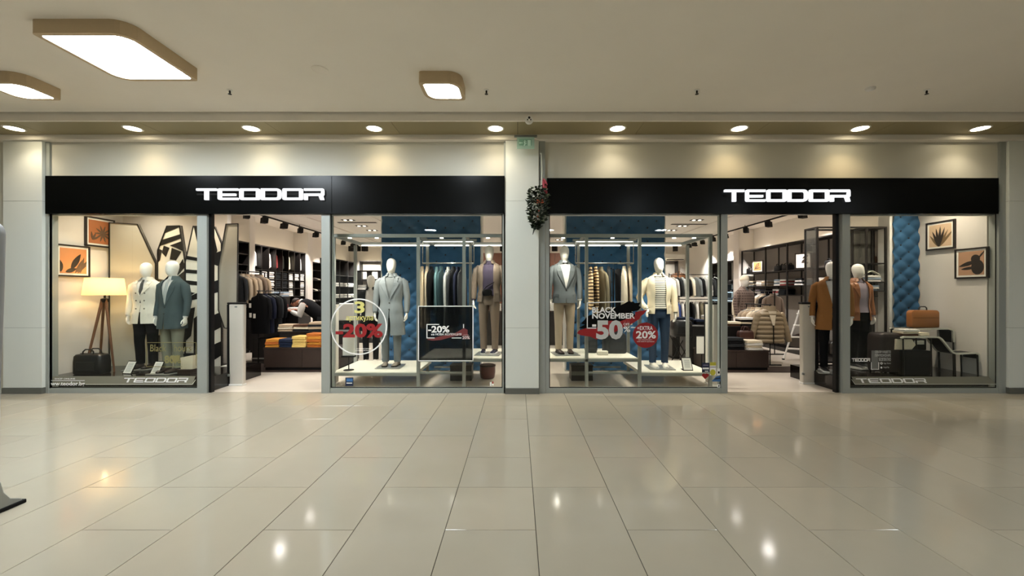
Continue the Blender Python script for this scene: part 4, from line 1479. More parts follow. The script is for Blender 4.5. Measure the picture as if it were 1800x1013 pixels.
def vitrine(nm, s):
    """square tube frame with low outer and raised inner platforms; s=-1 left of the column, +1 right"""
    ex, m1x, m2x, inx = (3.02, 1.63, .88, .24) if s < 0 else (3.16, 2.0, 1.13, .50)
    y0, y1, zt = 6.80, 8.0, 2.47
    t = thing('display_vitrine', 'grey square tube display frame with white platforms in the %s shop window' % nm, 'display stand', (s * (ex + inx) / 2, 7.4, 0))
    ox = s * (ex + inx) / 2
    q = .026

    def bx(name, xa, xb, ya, yb, za, zb, m):
        xa, xb = sorted((s * xa - ox, s * xb - ox))
        return MB().bbox(xa, xb, ya - 7.4, yb - 7.4, za, zb, .003).build(name, m, t)
    rear = 1.02
    for x in (ex, m1x, m2x):
        bx('post', x - q, x + q, y0, y0 + 2 * q, 0, zt, M_VFRAME)
    for x in (ex * 1.03, m1x * 1.06, m2x * 1.03):
        bx('post', x - q, x + q, y1 - 2 * q, y1, 0, zt, M_VFRAME)
    bx('beam', inx, ex + q, y0, y0 + 2 * q, zt, zt + .055, M_VFRAME)
    bx('beam', inx, ex + q, y1 - 2 * q, y1, zt, zt + .055, M_VFRAME)
    for x in (ex, m1x, m2x, inx + .03):
        bx('beam', x - q, x + q, y0 + 2 * q, y1 - 2 * q, zt, zt + .055, M_VFRAME)
    # light bars under the rear beam and between the uprights
    for a, b in ((inx + .05, m2x - .05), (m2x + .05, m1x - .05), (m1x + .05, ex - .05)):
        o = bx('led_bar', a, b, y1 - .10, y1 - .075, zt - .02, zt - .001, M_LED)
        o = bx('led_bar', a, b, y0 + .10, y0 + .12, zt + .02, zt + .035, M_LED)
    zl_, zh_ = .26, .49
    bx('platform', m1x + .03, ex + q, y0 + .02, y1, zl_ - .055, zl_, M_BOARD)
    bx('platform', inx, m2x - .0, y0 + .02, y1, zh_ - .055, zh_, M_BOARD)
    bx('platform', m2x + .001, m1x - .03, y0 + .03, y1, zh_ - .055, zh_, M_BOARD)
    bx('apron', m1x + .03, ex, y0, y0 + .02, zl_ - .06, zl_ - .012, M_VFRAME)
    bx('apron', inx, m1x - .03, y0, y0 + .02, zh_ - .06, zh_ - .012, M_VFRAME)
    bx('stretcher', m2x + .03, m1x - .03, y0 + .01, y0 + .04, .235, .265, M_VFRAME)
    bx('stretcher', m2x + .03, m1x - .03, y1 - .04, y1 - .01, .12, .15, M_VFRAME)
    for k, (xa, tgt) in enumerate(((inx + .25, 7.35), ((m2x + m1x) / 2, 7.4), ((ex + m1x) / 2, 7.4), (ex - .25, 7.5))):
        for yy in (y0 + .06, y1 - .06):
            lo_ = MB().lathe([(.03, .0), (.03, -.012), (.001, -.013)], 14, s * xa - ox, yy - 7.4)
            lo_.v = [(x, y, z + zt) for x, y, z in lo_.v]
            lo_.build('spot_lens', M_LED, t)
            spot('vitrine_spot', (s * xa, yy, zt - .03), (s * xa, tgt, .4), L_VITRINE, 100, .8, (255, 246, 232), .03)
    # suspended rail
    rz = wz(463, 7.4)
    ra, rb = m2x - .10, m1x + .06
    xs_ = sorted((s * ra - ox, s * rb - ox))
    MB().tube([(xs_[0], 0, rz), (xs_[1], 0, rz)], .016, 10).build('clothes_rail', M_CHROME, t, True)
    for x in xs_:
        MB().tube([(x, 0, rz), (x, 0, zt + .02)], .009, 8).build('rail_hanger', M_CHROME, t, True)
    xc = (xs_[0] + xs_[1]) / 2
    MB().box(xs_[0] - .05, xs_[1] + .05, -.02, .02, zt + .008, zt + .045).build('beam', M_VFRAME, t)
    MB().box(xs_[0] + .02, xs_[1] - .02, -.012, .012, zt - .006, zt + .006).build('led_bar', M_LED, t)
    return rz


rzl = vitrine('left', -1)
rzr = vitrine('right', 1)
R90 = pi / 2
G = 'clothes on the left vitrine rail'
for k, (px, m, kd, desc, sc) in enumerate(((742, F_BEIGE, 'coat', 'beige coat at the left end', 1.0), (751, F_STONE, 'coat', 'stone coat second from the left', 1.0), (758.5, F_BLACKF, 'jacket', 'black jacket half hidden behind the stone coat', 1.0),
                                          (767, F_TEAL, 'jacket', 'teal grey jacket left of the middle', 1.1), (775, F_TEALD, 'coat', 'deep teal coat in the middle', 1.0), (788, F_LGREY, 'coat', 'long pale grey coat right of the middle', 1.12),
                                          (797, F_CHAR, 'coat', 'charcoal coat beside the pale grey one', 1.0), (805, F_NAVY, 'jacket', 'navy jacket second from the right', 1.1), (812, F_CHAR, 'jacket', 'dark grey jacket at the right end', 1.1))):
    hang('%s of the rail in the left vitrine' % desc, wx(px, 7.4), 7.4, rzl + .012, m, kd, R90 + random.uniform(-.25, .25), (sc, .45, sc), G, hm=M_CHROME)
G = 'clothes on the right vitrine rail'
for k, (px, m, kd, desc, sc) in enumerate(((1038, F_STRIPE, 'jacket', 'brown and cream striped knit at the left end', 1.0), (1047, F_STRIPE, 'coat', 'striped knit second from the left', .9), (1056, F_OLIVE, 'jacket', 'olive grey jacket beside the striped knits', 1.1),
                                          (1070, F_CHAR, 'coat', 'charcoal coat in the middle', 1.0), (1078, F_BLACKF, 'trousers', 'black trousers left of the pair', 1.0), (1086, F_BLACKF, 'trousers', 'black trousers right of the pair', 1.0),
                                          (1097, F_CREAM, 'coat', 'cream coat second from the right', .95), (1107, F_STONE, 'coat', 'stone coloured coat at the right end', .95))):
    hang('%s of the rail in the right vitrine' % desc, wx(px, 7.4), 7.4, rzr + .012, m, kd, R90 + random.uniform(-.25, .25), (sc, .45, sc), G, hm=M_CHROME)


# luggage and small items in the vitrines
def duffel(label, x, y, z, w_, d, h, m, rotz=0, cat='bag', name='travel_bag', handle=True):
    t = thing(name, label, cat, (x, y, z), rotz)
    mb = MB()
    mb.loft([[(px, py, zz) for px, py in rrect(-w_ / 2 * s, w_ / 2 * s, -d / 2 * s, d / 2 * s, min(w_, d) * .22, 3)] for zz, s in ((0, .93), (h * .05, 1), (h * .6, 1.0), (h * .88, .96), (h * .97, .86), (h, .6))])
    b = mb.build('body', m, t, True)
    MB().box(-w_ * .40, w_ * .40, -.006, .006, h - .004, h + .006).build('zip', M_DARKMETAL, b)
    MB().bbox(-w_ * .32, w_ * .32, -d / 2 - .012, -d / 2 + .01, h * .18, h * .62, .006).build('front_pocket', m, t)
    if handle:
        for sy in (-1, 1):
            MB().tube([(-w_ * .2, sy * d * .32, h * .86), (-w_ * .17, sy * d * .30, h * 1.12), (-w_ * .1, sy * d * .28, h * 1.22), (w_ * .1, sy * d * .28, h * 1.22), (w_ * .17, sy * d * .30, h * 1.12), (w_ * .2, sy * d * .32, h * .86)], .011, 7).build('handle', m, t, True)
    return t


M_BAGK = mat('black_leather', (20, 20, 22), .4, noise=.15, scale=30)
M_BAGG = mat('dark_grey_nylon', (44, 48, 52), .7, noise=.15, scale=60)
duffel('dark grey travel bag on the raised platform left of the bigger one, right vitrine', wx(1043, 7.3), 7.55, .492, .20, .30, .36, M_BAGG)
duffel('big dark grey travel bag behind the november sticker on the raised platform', wx(1083, 7.3), 7.45, .492, .40, .30, .36, M_BAGG)
o = MB().bbox(-.09, .09, -.05, .05, 0, .07, .008).build('shoe_stand', M_LED if False else M_BOARD, None, False, (wx(1060, 7.1), 7.15, .492))
tag(o, 'small white block between the two travel bags in the right vitrine', 'display block')
for nm, px, Y, z, w_, h, lb in (('left', 1205, 6.98, .262, .15, .21, 'slanted price card in a black frame on the low platform of the right vitrine'),):
    t = thing('price_stand', lb, 'sign', (wx(1208, Y), Y, z))
    mb = MB()
    mb.loft([[(x + .0, -.04 + zz * .35, zz) for x, zz in [(-.085, 0), (.085, 0), (.075, .21), (-.095, .21)]], [(x, -.028 + zz * .35, zz) for x, zz in [(-.085, 0), (.085, 0), (.075, .21), (-.095, .21)]]])
    mb.build('frame', M_BLACKM, t)
    MB().add([(x, -.042 + zz * .35, zz) for x, zz in [(-.072, .012), (.073, .012), (.064, .198), (-.083, .198)]], [(0, 1, 2, 3)]).build('card', M_PAPER, t)
    mb = MB()
    for k in range(6):
        zz = .05 + k * .022
        mb.add([(x, -.0435 + z * .35, z) for x, z in [(-.05, zz), (.04, zz), (.04, zz + .006), (-.05, zz + .006)]], [(0, 1, 2, 3)])
    mb.build('printed_line', F_GREY, t)
    MB().box(-.07, .07, .0, .10, 0, .008).build('foot', M_BLACKM, t)
# blank board on a black stand, left vitrine
Yt = 6.98
t = thing('poster_stand', 'pale blank sheet on a black tee-foot stand in the left vitrine', 'sign', (wx(613, Yt), Yt, .262))
MB().lathe([(.085, 0), (.085, .008), (.012, .014)], 20).build('foot', M_BLACKM, t, True)
MB().tube([(0, 0, .01), (0, 0, .25)], .009, 8).build('pole', M_BLACKM, t, True)
MB().bbox(-.11, .11, -.04, .04, .22, .245, .004).build('ledge', M_BLACKM, t)
MB().bbox(-.098, .098, -.012, .0, .245, .55, .003).build('sheet', M_PAPER, t)

# ================================================================== left window display
# framed botanical prints
M_FRAMEK = mat('frame_wood', (30, 22, 18), .4, noise=.2, scale=12)


def leaf_poly(x, z, L, a, w_, n=7):
    p = []
    for k in range(n + 1):
        u = k / n
        p.append((u * L, w_ * sin(pi * u) ** .8 * (1 - .3 * u)))
    for k in range(n - 1, 0, -1):
        u = k / n
        p.append((u * L, -w_ * sin(pi * u) ** .8 * (1 - .3 * u)))
    return [(x + cos(a) * i - sin(a) * j, z + sin(a) * i + cos(a) * j) for i, j in p]


def picture(label, x, y, z, size, rotz, bg, shapes, depth=.035):
    t = thing('framed_picture', label, 'picture', (x, y, z), rotz)
    h = size / 2
    MB().ringprism([(-h, -h), (h, -h), (h, h), (-h, h)], [(-h + .025, -h + .025), (h - .025, -h + .025), (h - .025, h - .025), (-h + .025, h - .025)], -depth, 0).build('frame', M_FRAMEK, t)
    MB().box(-h + .025, h - .025, -depth + .012, -.004, -h + .025, h - .025).build('mount', M_PAPER, t)
    i = h - .055
    pr = MB().box(-i, i, -depth + .0105, -depth + .012, -i, i).build('print', mat('print_%s' % bg[0], bg[1], .5, noise=.08, scale=6), t)
    rect = [(-i, -i), (i, -i), (i, i), (-i, i)]
    for m, polys in shapes:
        mb = MB()
        for j, p in enumerate(polys):
            q = clip([(a * i, b * i) for a, b in p], rect)
            if len(q) >= 3:
                mb.prism(q, -depth + .009 - .0002 * j, -depth + .0105)
        mb.build('printed_leaf', m, pr)
    return t


P_DK = mat('print_umber', (40, 32, 26), .5, noise=.2, scale=10)
P_MID = mat('print_midbrown', (92, 72, 54), .5, noise=.2, scale=10)
P_OLV = mat('print_olive', (112, 92, 62), .5, noise=.2, scale=10)
banana = [leaf_poly(-.2, -.7, 1.5, 1.05, .26), leaf_poly(-.9, -.9, 1.2, 1.9, .35), leaf_poly(-.6, -.9, .9, .35, .2)]
banana2 = [leaf_poly(.1, -1, 1.3, 1.1, .12), leaf_poly(.3, -1, 1.4, .95, .14), leaf_poly(.5, -1.0, 1.4, 1.35, .12), leaf_poly(.1, -.9, 1.1, .6, .16)]
picture('lower framed print of dark banana leaves on orange, on the left window side wall', XL + .002, 6.97, wz(459, 6.97), .53, R90, ('orange', (196, 132, 84)), [(P_DK, banana), (P_MID, banana2)])
palm = [leaf_poly(.2, -.1, .75, a, .09) for a in [k * pi / 5 for k in range(10)]] + [leaf_poly(-.7, -.7, .7, a, .1) for a in (.5, 1.1, 1.7)]
picture('upper framed print of a blurred palm on brown orange, partly behind the lamp wall screen', XL + .002, 7.42, wz(409, 7.42), .52, R90, ('amber', (168, 104, 62)), [(P_MID, palm)])
agave = [leaf_poly(-.1, -1.05, L, a, .13) for L, a in ((1.9, 1.5), (1.75, 1.72), (1.8, 1.28), (1.6, 1.95), (1.7, 1.08), (1.4, 2.2), (1.9, .85))]
picture('upper framed print of agave leaves on pale brown, on the right window side wall', XR - .002, 7.33, wz(414, 7.33), .50, -R90, ('sand', (206, 178, 146)), [(P_OLV, agave[4:]), (P_DK, agave[:4])])
calla = [[(.5 + .48 * cos(a), -.35 + .62 * sin(a)) for a in [k * pi / 10 for k in range(20)]], [(.35 + .35 * cos(a), .35 + .35 * sin(a)) for a in [k * pi / 8 for k in range(16)]],
         leaf_poly(.4, .15, 1.4, pi + .28, .2), leaf_poly(.35, -.35, 1.15, pi + .12, .14), leaf_poly(.5, .3, .9, .9, .07)]
picture('lower framed print of a dark lily on brown, on the right window side wall', XR - .002, 6.83, wz(463, 6.83), .50, -R90, ('brown', (182, 142, 112)), [(P_DK, calla)])

# tripod floor lamp
lx, ly = wx(184, 7.1), 7.1
t = thing('floor_lamp', 'wooden tripod floor lamp with glowing cream shade in the left window', 'lamp', (lx, ly, .23))
M_SHADE = emit('lamp_shade', (255, 226, 160), 1.0)
nt = M_SHADE.node_tree      # linen that glows from the bulb inside
mb = MB()
rs = [[(r * cos(2 * pi * k / 32), r * sin(2 * pi * k / 32), z) for k in range(32)] for r, z in ((.28, 1.29), (.245, 1.58))]
mb.loft(rs, cap=(False, False))
sm = bpy.data.materials.new('linen_shade')
sm.use_nodes = True
nt = sm.node_tree
nt.nodes.clear()
oo = nt.nodes.new('ShaderNodeOutputMaterial')
tl = nt.nodes.new('ShaderNodeBsdfTranslucent')
tl.inputs[0].default_value = C(248, 222, 170)
df = nt.nodes.new('ShaderNodeBsdfDiffuse')
df.inputs[0].default_value = C(240, 226, 196)
mx = nt.nodes.new('ShaderNodeMixShader')
mx.inputs[0].default_value = .6
nt.links.new(df.outputs[0], mx.inputs[1])
nt.links.new(tl.outputs[0], mx.inputs[2])
nt.links.new(mx.outputs[0], oo.inputs[0])
mb.build('lamp_shade', sm, t, True)
for a in (2.6, -.35, -1.9):
    MB().tube([(.03 * cos(a), .03 * sin(a), 1.22), (.27 * cos(a), .27 * sin(a), 0.0)], [.022, .014], 8).build('leg', M_WOOD, t, True)
MB().lathe([(.05, 1.17), (.055, 1.20), (.05, 1.23), (.015, 1.24), (.015, 1.33)], 16).build('hub', M_BLACKM, t, True)
MB().lathe([(.001, 1.33), (.02, 1.34), (.035, 1.39), (.03, 1.43), (.001, 1.45)], 14).build('bulb', emit('lamp_bulb', (255, 214, 150), 30.0), t, True)
d = bpy.data.lights.new('lamp_glow', 'POINT')
d.energy = L_LAMP
d.shadow_soft_size = .04
d.color = C(255, 214, 150)[:3]
lo = bpy.data.objects.new('lamp_glow', d)
COL.objects.link(lo)
lo.parent = t
lo.location = (0, 0, 1.47)

duffel('black leather handbag on the plinth below the floor lamp', wx(162, 6.86), 6.86, .231, .46, .22, .33, M_BAGK, .05, name='handbag')
for k, (px, Y, lb) in enumerate(((227, 6.86, 'slanted white price card on the plinth before the cream coat mannequin'), (275, 6.83, 'slanted white price card on the plinth before the slate coat mannequin'))):
    t = thing('price_stand', lb, 'sign', (wx(px, Y), Y, .231), -.15)
    P = [(-.085, 0), (.085, 0), (.085, .20), (-.085, .20)]
    MB().loft([[(x + z * .12, -.04 + z * .4, z) for x, z in P], [(x + z * .12, -.028 + z * .4, z) for x, z in P]]).build('frame', M_BLACKM, t)
    MB().add([(x * .88 + z * .12, -.042 + z * .4, z) for x, z in [(-.085, .01), (.085, .01), (.085, .19), (-.085, .19)]], [(0, 1, 2, 3)]).build('card', M_PAPER, t)
    mb = MB()
    for j in range(7):
        zz = .04 + j * .02
        mb.add([(x + z * .12, -.0435 + z * .4, z) for x, z in [(-.05, zz), (.05, zz), (.05, zz + .005), (-.05, zz + .005)]], [(0, 1, 2, 3)])
    mb.build('printed_line', F_GREY, t)
    MB().box(-.07, .07, 0, .10, 0, .008).build('foot', M_BLACKM, t)
t = thing('display_box', 'low dark wooden display block in the right corner of the left window', 'display block', (wx(329, 6.85), 6.88, .231))
MB().bbox(-.11, .11, -.10, .10, 0, .075, .004).build('body', M_DARKWOOD, t)
t = thing('paper_bag', 'open cream paper bag on the dark block in the left window', 'bag', (wx(330, 6.85), 6.88, .306))
mb = MB()
rs = [[(x * s, y * s, z + (.03 * sin(x * 25) if z > .1 else 0)) for x, y in rrect(-.10, .10, -.055, .055, .006, 2)] for z, s in ((0, .97), (.02, 1.0), (.10, 1.0), (.21, 1.05))]
mb.loft(rs, cap=(True, False))
mb.build('body', mat('kraft_cream', (226, 212, 182), .8), t, True)
mb = MB()
mb.loft([[(x * .8, y * .6 + .01, z) for x, y in rrect(-.1, .1, -.055, .055, .01, 2)] for z in (.15, .25)])
mb.build('tissue', F_BLACKF, t)

# faceted zebra screens and mirrors
M_MIRROR = mat('satin_grey_panel', (178, 174, 160), .25, noise=.02)
M_SCRW = mat('screen_white', (226, 222, 208), .45, noise=.02)
M_SCRK = mat('screen_frame', (18, 16, 15), .4, noise=.1)


def screen(label, polypx, Y, rotz, kind, stripes=(), name='zebra_screen', dyp=0.0, pivot=None):
    P = [(wx(x, Y), wz(y, Y)) for x, y in polypx]
    cxm = sum(p[0] for p in P) / len(P)
    P = [((x - cxm), z) for x, z in P]
    a = sum(P[i - 1][0] * P[i][1] - P[i][0] * P[i - 1][1] for i in range(len(P)))
    if a < 0:
        P.reverse()
    z0 = min(p[1] for p in P)
    P = [(x / cos(rotz), z - z0) for x, z in P]
    t = thing(name, label, 'screen', (cxm, Y, z0), rotz)
    MB().prism(P, -.018, .018).build('panel', M_SCRW if kind == 'zebra' else M_MIRROR, t)
    fr = MB()
    n = len(P)
    cx_, cz_ = sum(p[0] for p in P) / n, sum(p[1] for p in P) / n
    inn = []
    w_ = .028
    for i in range(n):
        p0, p1, p2 = Vector(P[i - 1]), Vector(P[i]), Vector(P[(i + 1) % n])
        d1, d2 = (p1 - p0).normalized(), (p2 - p1).normalized()
        n1, n2 = Vector((-d1.y, d1.x)), Vector((-d2.y, d2.x))
        b = (n1 + n2)
        b = b / max(.25, b.dot(b)) * 2
        inn.append(tuple(p1 + b * w_ * .5 * 1.0))
    fr.ringprism(P, inn, -.032, .03)
    fr.build('frame', M_SCRK, t)
    for s in stripes:
        q = [((wx(x, Y) - cxm) / cos(rotz), wz(y, Y) - z0) for x, y in s]
        ar = sum(q[i - 1][0] * q[i][1] - q[i][0] * q[i - 1][1] for i in range(len(q)))
        if ar < 0:
            q.reverse()
        q = clip(q, inn)
        if len(q) >= 3:
            MB().prism(q, -.024, -.018).build('stripe', M_SCRK, t)
    return t


screen('tall mirror screen with slanted black frame edge beside the floor lamp', [(198, 392), (243, 394), (272, 463), (272, 650), (198, 650)], 7.62, .12, 'mirror', name='mirror_screen')
zs = [[(285, 396), (322, 396), (322, 399), (289, 410)], [(275, 424), (323, 412), (325, 419), (275, 434)], [(300, 432), (326, 424), (330, 444), (312, 436)], [(288, 432), (299, 436), (292, 452), (284, 444)],
      [(304, 436), (323, 443), (312, 458), (300, 456)], [(311, 477), (326, 456), (330, 470), (316, 484)], [(275, 436), (284, 440), (280, 458), (275, 462)], [(316, 486), (330, 476), (334, 500), (326, 494)],
      [(275, 490), (334, 500), (334, 520), (275, 512)], [(275, 540), (300, 535), (334, 560), (334, 575), (275, 560)], [(275, 590), (334, 585), (334, 610), (275, 620)]]
screen('zebra striped faceted screen behind the slate coat mannequin', [(275, 440), (294, 397), (320, 397), (331, 460), (331, 650), (275, 650)], 7.55, -.15, 'zebra', zs)
zs2 = [[(344, 398), (350, 398), (356, 440), (350, 430)], [(331, 450), (352, 454), (352, 460), (331, 456)], [(331, 474), (358, 476), (358, 482), (331, 480)], [(331, 493), (358, 496), (358, 503), (331, 500)], [(331, 512), (346, 515), (338, 521), (352, 514), (358, 524), (331, 530)],
       [(352, 400), (372, 400), (380, 440), (370, 470), (362, 430)], [(368, 450), (387, 440), (387, 470), (366, 462)], [(362, 500), (387, 490), (387, 512), (362, 520)], [(362, 560), (387, 548), (387, 575), (362, 590)], [(366, 610), (387, 600), (387, 625), (366, 640)], [(331, 545), (346, 540), (340, 590), (331, 600)], [(344, 560), (360, 545), (360, 650), (344, 650)]]
screen('second zebra striped faceted screen at the edge of the left doorway', [(331, 460), (343, 398), (376, 398), (387, 428), (387, 650), (331, 650)], 7.50, .2, 'zebra', zs2)
screen('narrow hexagonal mirror in black frame leaning inside the left doorway', [(388, 470), (398, 394), (415, 392), (413.5, 560), (410, 580), (396, 577), (388, 545)], 7.46, .45, 'mirror', name='mirror_screen')
# steel post that carries the hexagonal mirror
t = thing('mirror_post', 'slim white post carrying the hexagonal mirror inside the left doorway', 'post', (wx(402, 7.55), 7.56, 0.231))
MB().bbox(-.03, .03, -.02, .02, .008, 1.2, .004).build('pole', M_WHITE, t)
MB().bbox(-.10, .10, -.08, .08, 0, .008, .002).build('foot', M_WHITE, t)

# ================================================================== right window display
M_BAND_ST = mat('white_steel', (222, 218, 204), .35, noise=.02)


def band_bench(label, path, Y0, Y1, legs, name, surf):
    """bent flat-steel bench or table: white edge bands at front and back, dark top between them"""
    cx_ = sum(p[0] for p in path) / len(path)
    t = thing(name, label, 'furniture', (cx_, (Y0 + Y1) / 2, .231))
    pp = [(x - cx_, z - .231) for x, z in path]
    h = (Y1 - Y0) / 2
    for y in (-h, h - .03):
        lo_, hi_ = [], []
        for i, p in enumerate(pp):
            a, b = Vector(pp[max(i - 1, 0)]), Vector(pp[min(i + 1, len(pp) - 1)])
            d_ = (b - a).normalized()
            nrm = Vector((-d_.y, d_.x))
            hi_.append((p[0], p[1]))
            lo_.append((p[0] - nrm.x * .025, p[1] - nrm.y * .025))
        n = len(pp)
        vs = [(x, yy, z) for yy in (y, y + .03) for lst in (hi_, lo_) for x, z in lst]
        fs = []
        for i in range(n - 1):
            fs += [(i, i + 1, n + i + 1, n + i), (2 * n + i, 3 * n + i, 3 * n + i + 1, 2 * n + i + 1), (i, 2 * n + i, 2 * n + i + 1, i + 1), (n + i, n + i + 1, 3 * n + i + 1, 3 * n + i)]
        fs += [(0, n, 3 * n, 2 * n), (n - 1, 3 * n - 1, 4 * n - 1, 2 * n - 1)]
        MB().add(vs, fs).build('steel_band', M_BAND_ST, t)
    vs = [(x, yy, z - .008) for yy in (-h + .028, h - .028) for x, z in pp]
    n = len(pp)
    me = thick_mesh(MB().add(vs, [(i, i + 1, n + i + 1, n + i) for i in range(n - 1)]), 'top', .012)
    link('top', me, surf, t)
    for x, ztop in legs:
        for y in (-h + .015, h - .015):
            MB().tube([(x - cx_, y, ztop - .231), (x - cx_ + .012, y, 0)], .011, 8).build('leg', M_DARKMETAL, t, True)
    return t


Yb = 6.86
W = lambda px, py, Y=Yb: (wx(px, Y), wz(py, Y))
pth = [W(1571, 592), W(1576, 590), W(1630, 590)] + [W(*p) for p in ((1637, 590.5), (1642, 594), (1648, 601), (1655, 610), (1660, 616), (1665, 618.5), (1672, 619))] + [W(1700, 617.5), W(1704, 618.5), W(1706.5, 622), W(1708, 634)]
band_bench('low white steel banded step bench with black top in the right window', pth, 6.72, 7.0, [(W(1575, 0)[0], W(0, 592)[1]), (W(1623, 0)[0], W(0, 592)[1]), (W(1664, 0)[0], W(0, 619)[1]), (W(1703, 0)[0], W(0, 622)[1])], 'display_bench', M_BLACK)
Y2 = 7.22
pth = [W(p, q, Y2) for p, q in ((1575, 579), (1580, 577), (1640, 576), (1655, 576), (1660, 577.5), (1663, 581), (1664, 600))]
band_bench('higher white steel banded table carrying the tan briefcase in the right window', pth, 7.08, 7.36, [(W(1578, 0, Y2)[0], W(0, 578, Y2)[1]), (W(1662, 0, Y2)[0], W(0, 582, Y2)[1])], 'display_table', M_BLACK)
o = MB().bbox(-.26, .26, -.008, .008, -.14, .0, .004)
t = thing('briefcase', 'tan leather briefcase with top handle standing on the higher display table', 'bag', (wx(1622, 7.25), 7.25, wz(576.5, Y2) + .001))
mb = MB()
hw, hh = .24, .30
rs = []
for y, s in ((-.055, .96), (-.05, 1), (.05, 1), (.055, .96)):
    rs.append([(x * s, y, .005 + (z) * (s if z > .1 else 1)) for x, z in rrect(-hw, hw, 0, hh, (.02, .02, .06, .06), 4)])
mb.loft(rs)
b = mb.build('body', mat('tan_leather', (176, 114, 62), .4, noise=.1, scale=20), t, True)
MB().box(-hw + .02, hw - .02, -.059, -.055, .17, .176).build('flap_seam', F_BROWN, b)
MB().tube([(-.07, 0, .30), (-.065, 0, .345), (-.04, 0, .365), (.04, 0, .365), (.065, 0, .345), (.07, 0, .30)], .010, 7).build('handle', M_BAGK, t, True)
stack('pale folded shirt with brown edge', 'of the pile on the step bench', wx(1592, 6.86), 6.86, wz(590, Yb) + .004, 3, [F_BROWN, F_CREAM, F_WHITE], .26, .22, .035, 'folded shirts on the step bench', name='folded_shirt')
folded('cream folded shirt lying alone beside the pile on the step bench', wx(1615, 6.86), 6.86, wz(590, Yb) + .004, .18, .20, .05, F_CREAM, .1, name='folded_shirt')
t = thing('display_cube', 'black display cube under the step bench in the right window', 'display block', (wx(1599, 6.86), 6.86, .231))
MB().bbox(-.22, .22, -.13, .13, 0, .39, .006).build('body', M_BLACKM, t)
t = thing('display_arrow', 'cream pentagon shaped cushion on the black cube under the step bench', 'cushion', (wx(1590, 6.80), 6.84, .622))
mb = MB()
pg = [(-.17, .01), (.11, .01), (.175, .09), (.11, .185), (-.16, .185)]
mb.loft([[(x * s, y, z * s + (1 - s) * .1) for x, z in pg] for y, s in ((-.06, .94), (-.045, 1), (.045, 1), (.06, .94))])
mb.build('body', F_CREAM, t)
t = thing('pouf', 'dark brown rounded upholstered stool on the plinth left of the step bench', 'stool', (wx(1553, 6.95), 6.95, .231))
mb = MB()
mb.loft([[(x, y, z) for x, y in rrect(-.17 * s, .17 * s, -.15 * s, .15 * s, .05, 4)] for z, s in ((0.03, .95), (.06, 1), (.58, 1), (.64, .95), (.665, .8))])
mb.build('cushion', mat('dark_brown_leather', (38, 26, 22), .5, noise=.2), t, True)
for x in (-.13, .13):
    for y in (-.11, .11):
        MB().tube([(x, y, 0), (x, y, .05)], .014, 8).build('leg', M_BLACKM, t, True)
# small wall console and headphone stand behind the bench
t = thing('side_console', 'small dark console box with pale drawer behind the step bench', 'console', (7.30, 7.56, .231))
MB().bbox(-.20, .05, -.08, .08, .30, .50, .005).build('body', M_BLACKM, t)
MB().bbox(-.17, .0, -.095, -.079, .40, .47, .004).build('drawer', M_LINEV, t)
for x in (-.18, .03):
    MB().box(x - .012, x + .012, -.06, .06, 0, .30).build('leg', M_BLACKM, t)
# ================================================================== shop furniture
M_UNIT = mat('shelf_black', (20, 16, 14), .45, noise=.2, scale=10)
M_UNITB = mat('shelf_grey_back', (148, 142, 134), .7, noise=.06, scale=4)
M_UNITK = mat('shelf_dark_back', (30, 24, 22), .6, noise=.15, scale=6)
M_STRIP = emit('shelf_strip', (255, 232, 196), L_SHELF)


def wall_unit(label, X0, X1, Y0, Y1, z1, bays, shelves, back, axis='Y', name='shelf_unit', t_=.025, strip=True, z0=0.0, frames=False):
    """open shelf unit; axis 'Y' stands along a side wall (bays split Y), axis 'X' faces the viewer (bays split X)"""
    t = thing(name, label, 'shelf', ((X0 + X1) / 2, (Y0 + Y1) / 2, z0))
    ox, oy = t.location.x, t.location.y
    b = lambda nm, xa, xb, ya, yb, za, zb, m: MB().box(xa - ox, xb - ox, ya - oy, yb - oy, za - z0, zb - z0).build(nm, m, t)
    lo, hi = (Y0, Y1) if axis == 'Y' else (X0, X1)
    cuts = [lo + (hi - lo) * k / bays for k in range(bays + 1)] if isinstance(bays, int) else bays
    for c in cuts:
        c = min(max(c, lo + t_ / 2), hi - t_ / 2)
        if frames:
            for xa in (X0, X1 - .03):
                b('post', xa, xa + .03, c - .018, c + .018, z0, z1, M_UNIT)
        elif axis == 'Y':
            b('upright', X0, X1, c - t_ / 2, c + t_ / 2, z0, z1, M_UNIT)
        else:
            b('upright', c - t_ / 2, c + t_ / 2, Y0, Y1, z0, z1, M_UNIT)
    for za, zb in [(z0, z0 + .10), (z1 - .03, z1)]:
        b('board', X0, X1, Y0, Y1, za, zb, M_UNIT)
    for z in shelves:
        b('shelf_board', X0 + .004, X1 - .004, Y0 + .004, Y1 - .004, z - .022, z, M_UNIT)
    if back is not None:
        if axis == 'Y':
            xa = X0 if abs(X0) > abs(X1) else X1
            s = 1 if xa < 0 else -1
            b('back_panel', min(xa, xa + s * .012), max(xa, xa + s * .012), Y0, Y1, z0, z1, back)
        else:
            b('back_panel', X0, X1, Y1 - .012, Y1, z0, z1, back)
    if strip:
        if axis == 'Y':
            xm = (X0 + X1) / 2
            b('light_strip', xm - .012, xm + .012, Y0 + .05, Y1 - .05, z1 + .001, z1 + .012, M_STRIP)
        else:
            ym = (Y0 + Y1) / 2
            b('light_strip', X0 + .05, X1 - .05, ym - .012, ym + .012, z1 + .001, z1 + .012, M_STRIP)
    return t


CNT = ['first', 'second', 'third', 'fourth', 'fifth', 'sixth', 'seventh', 'eighth']
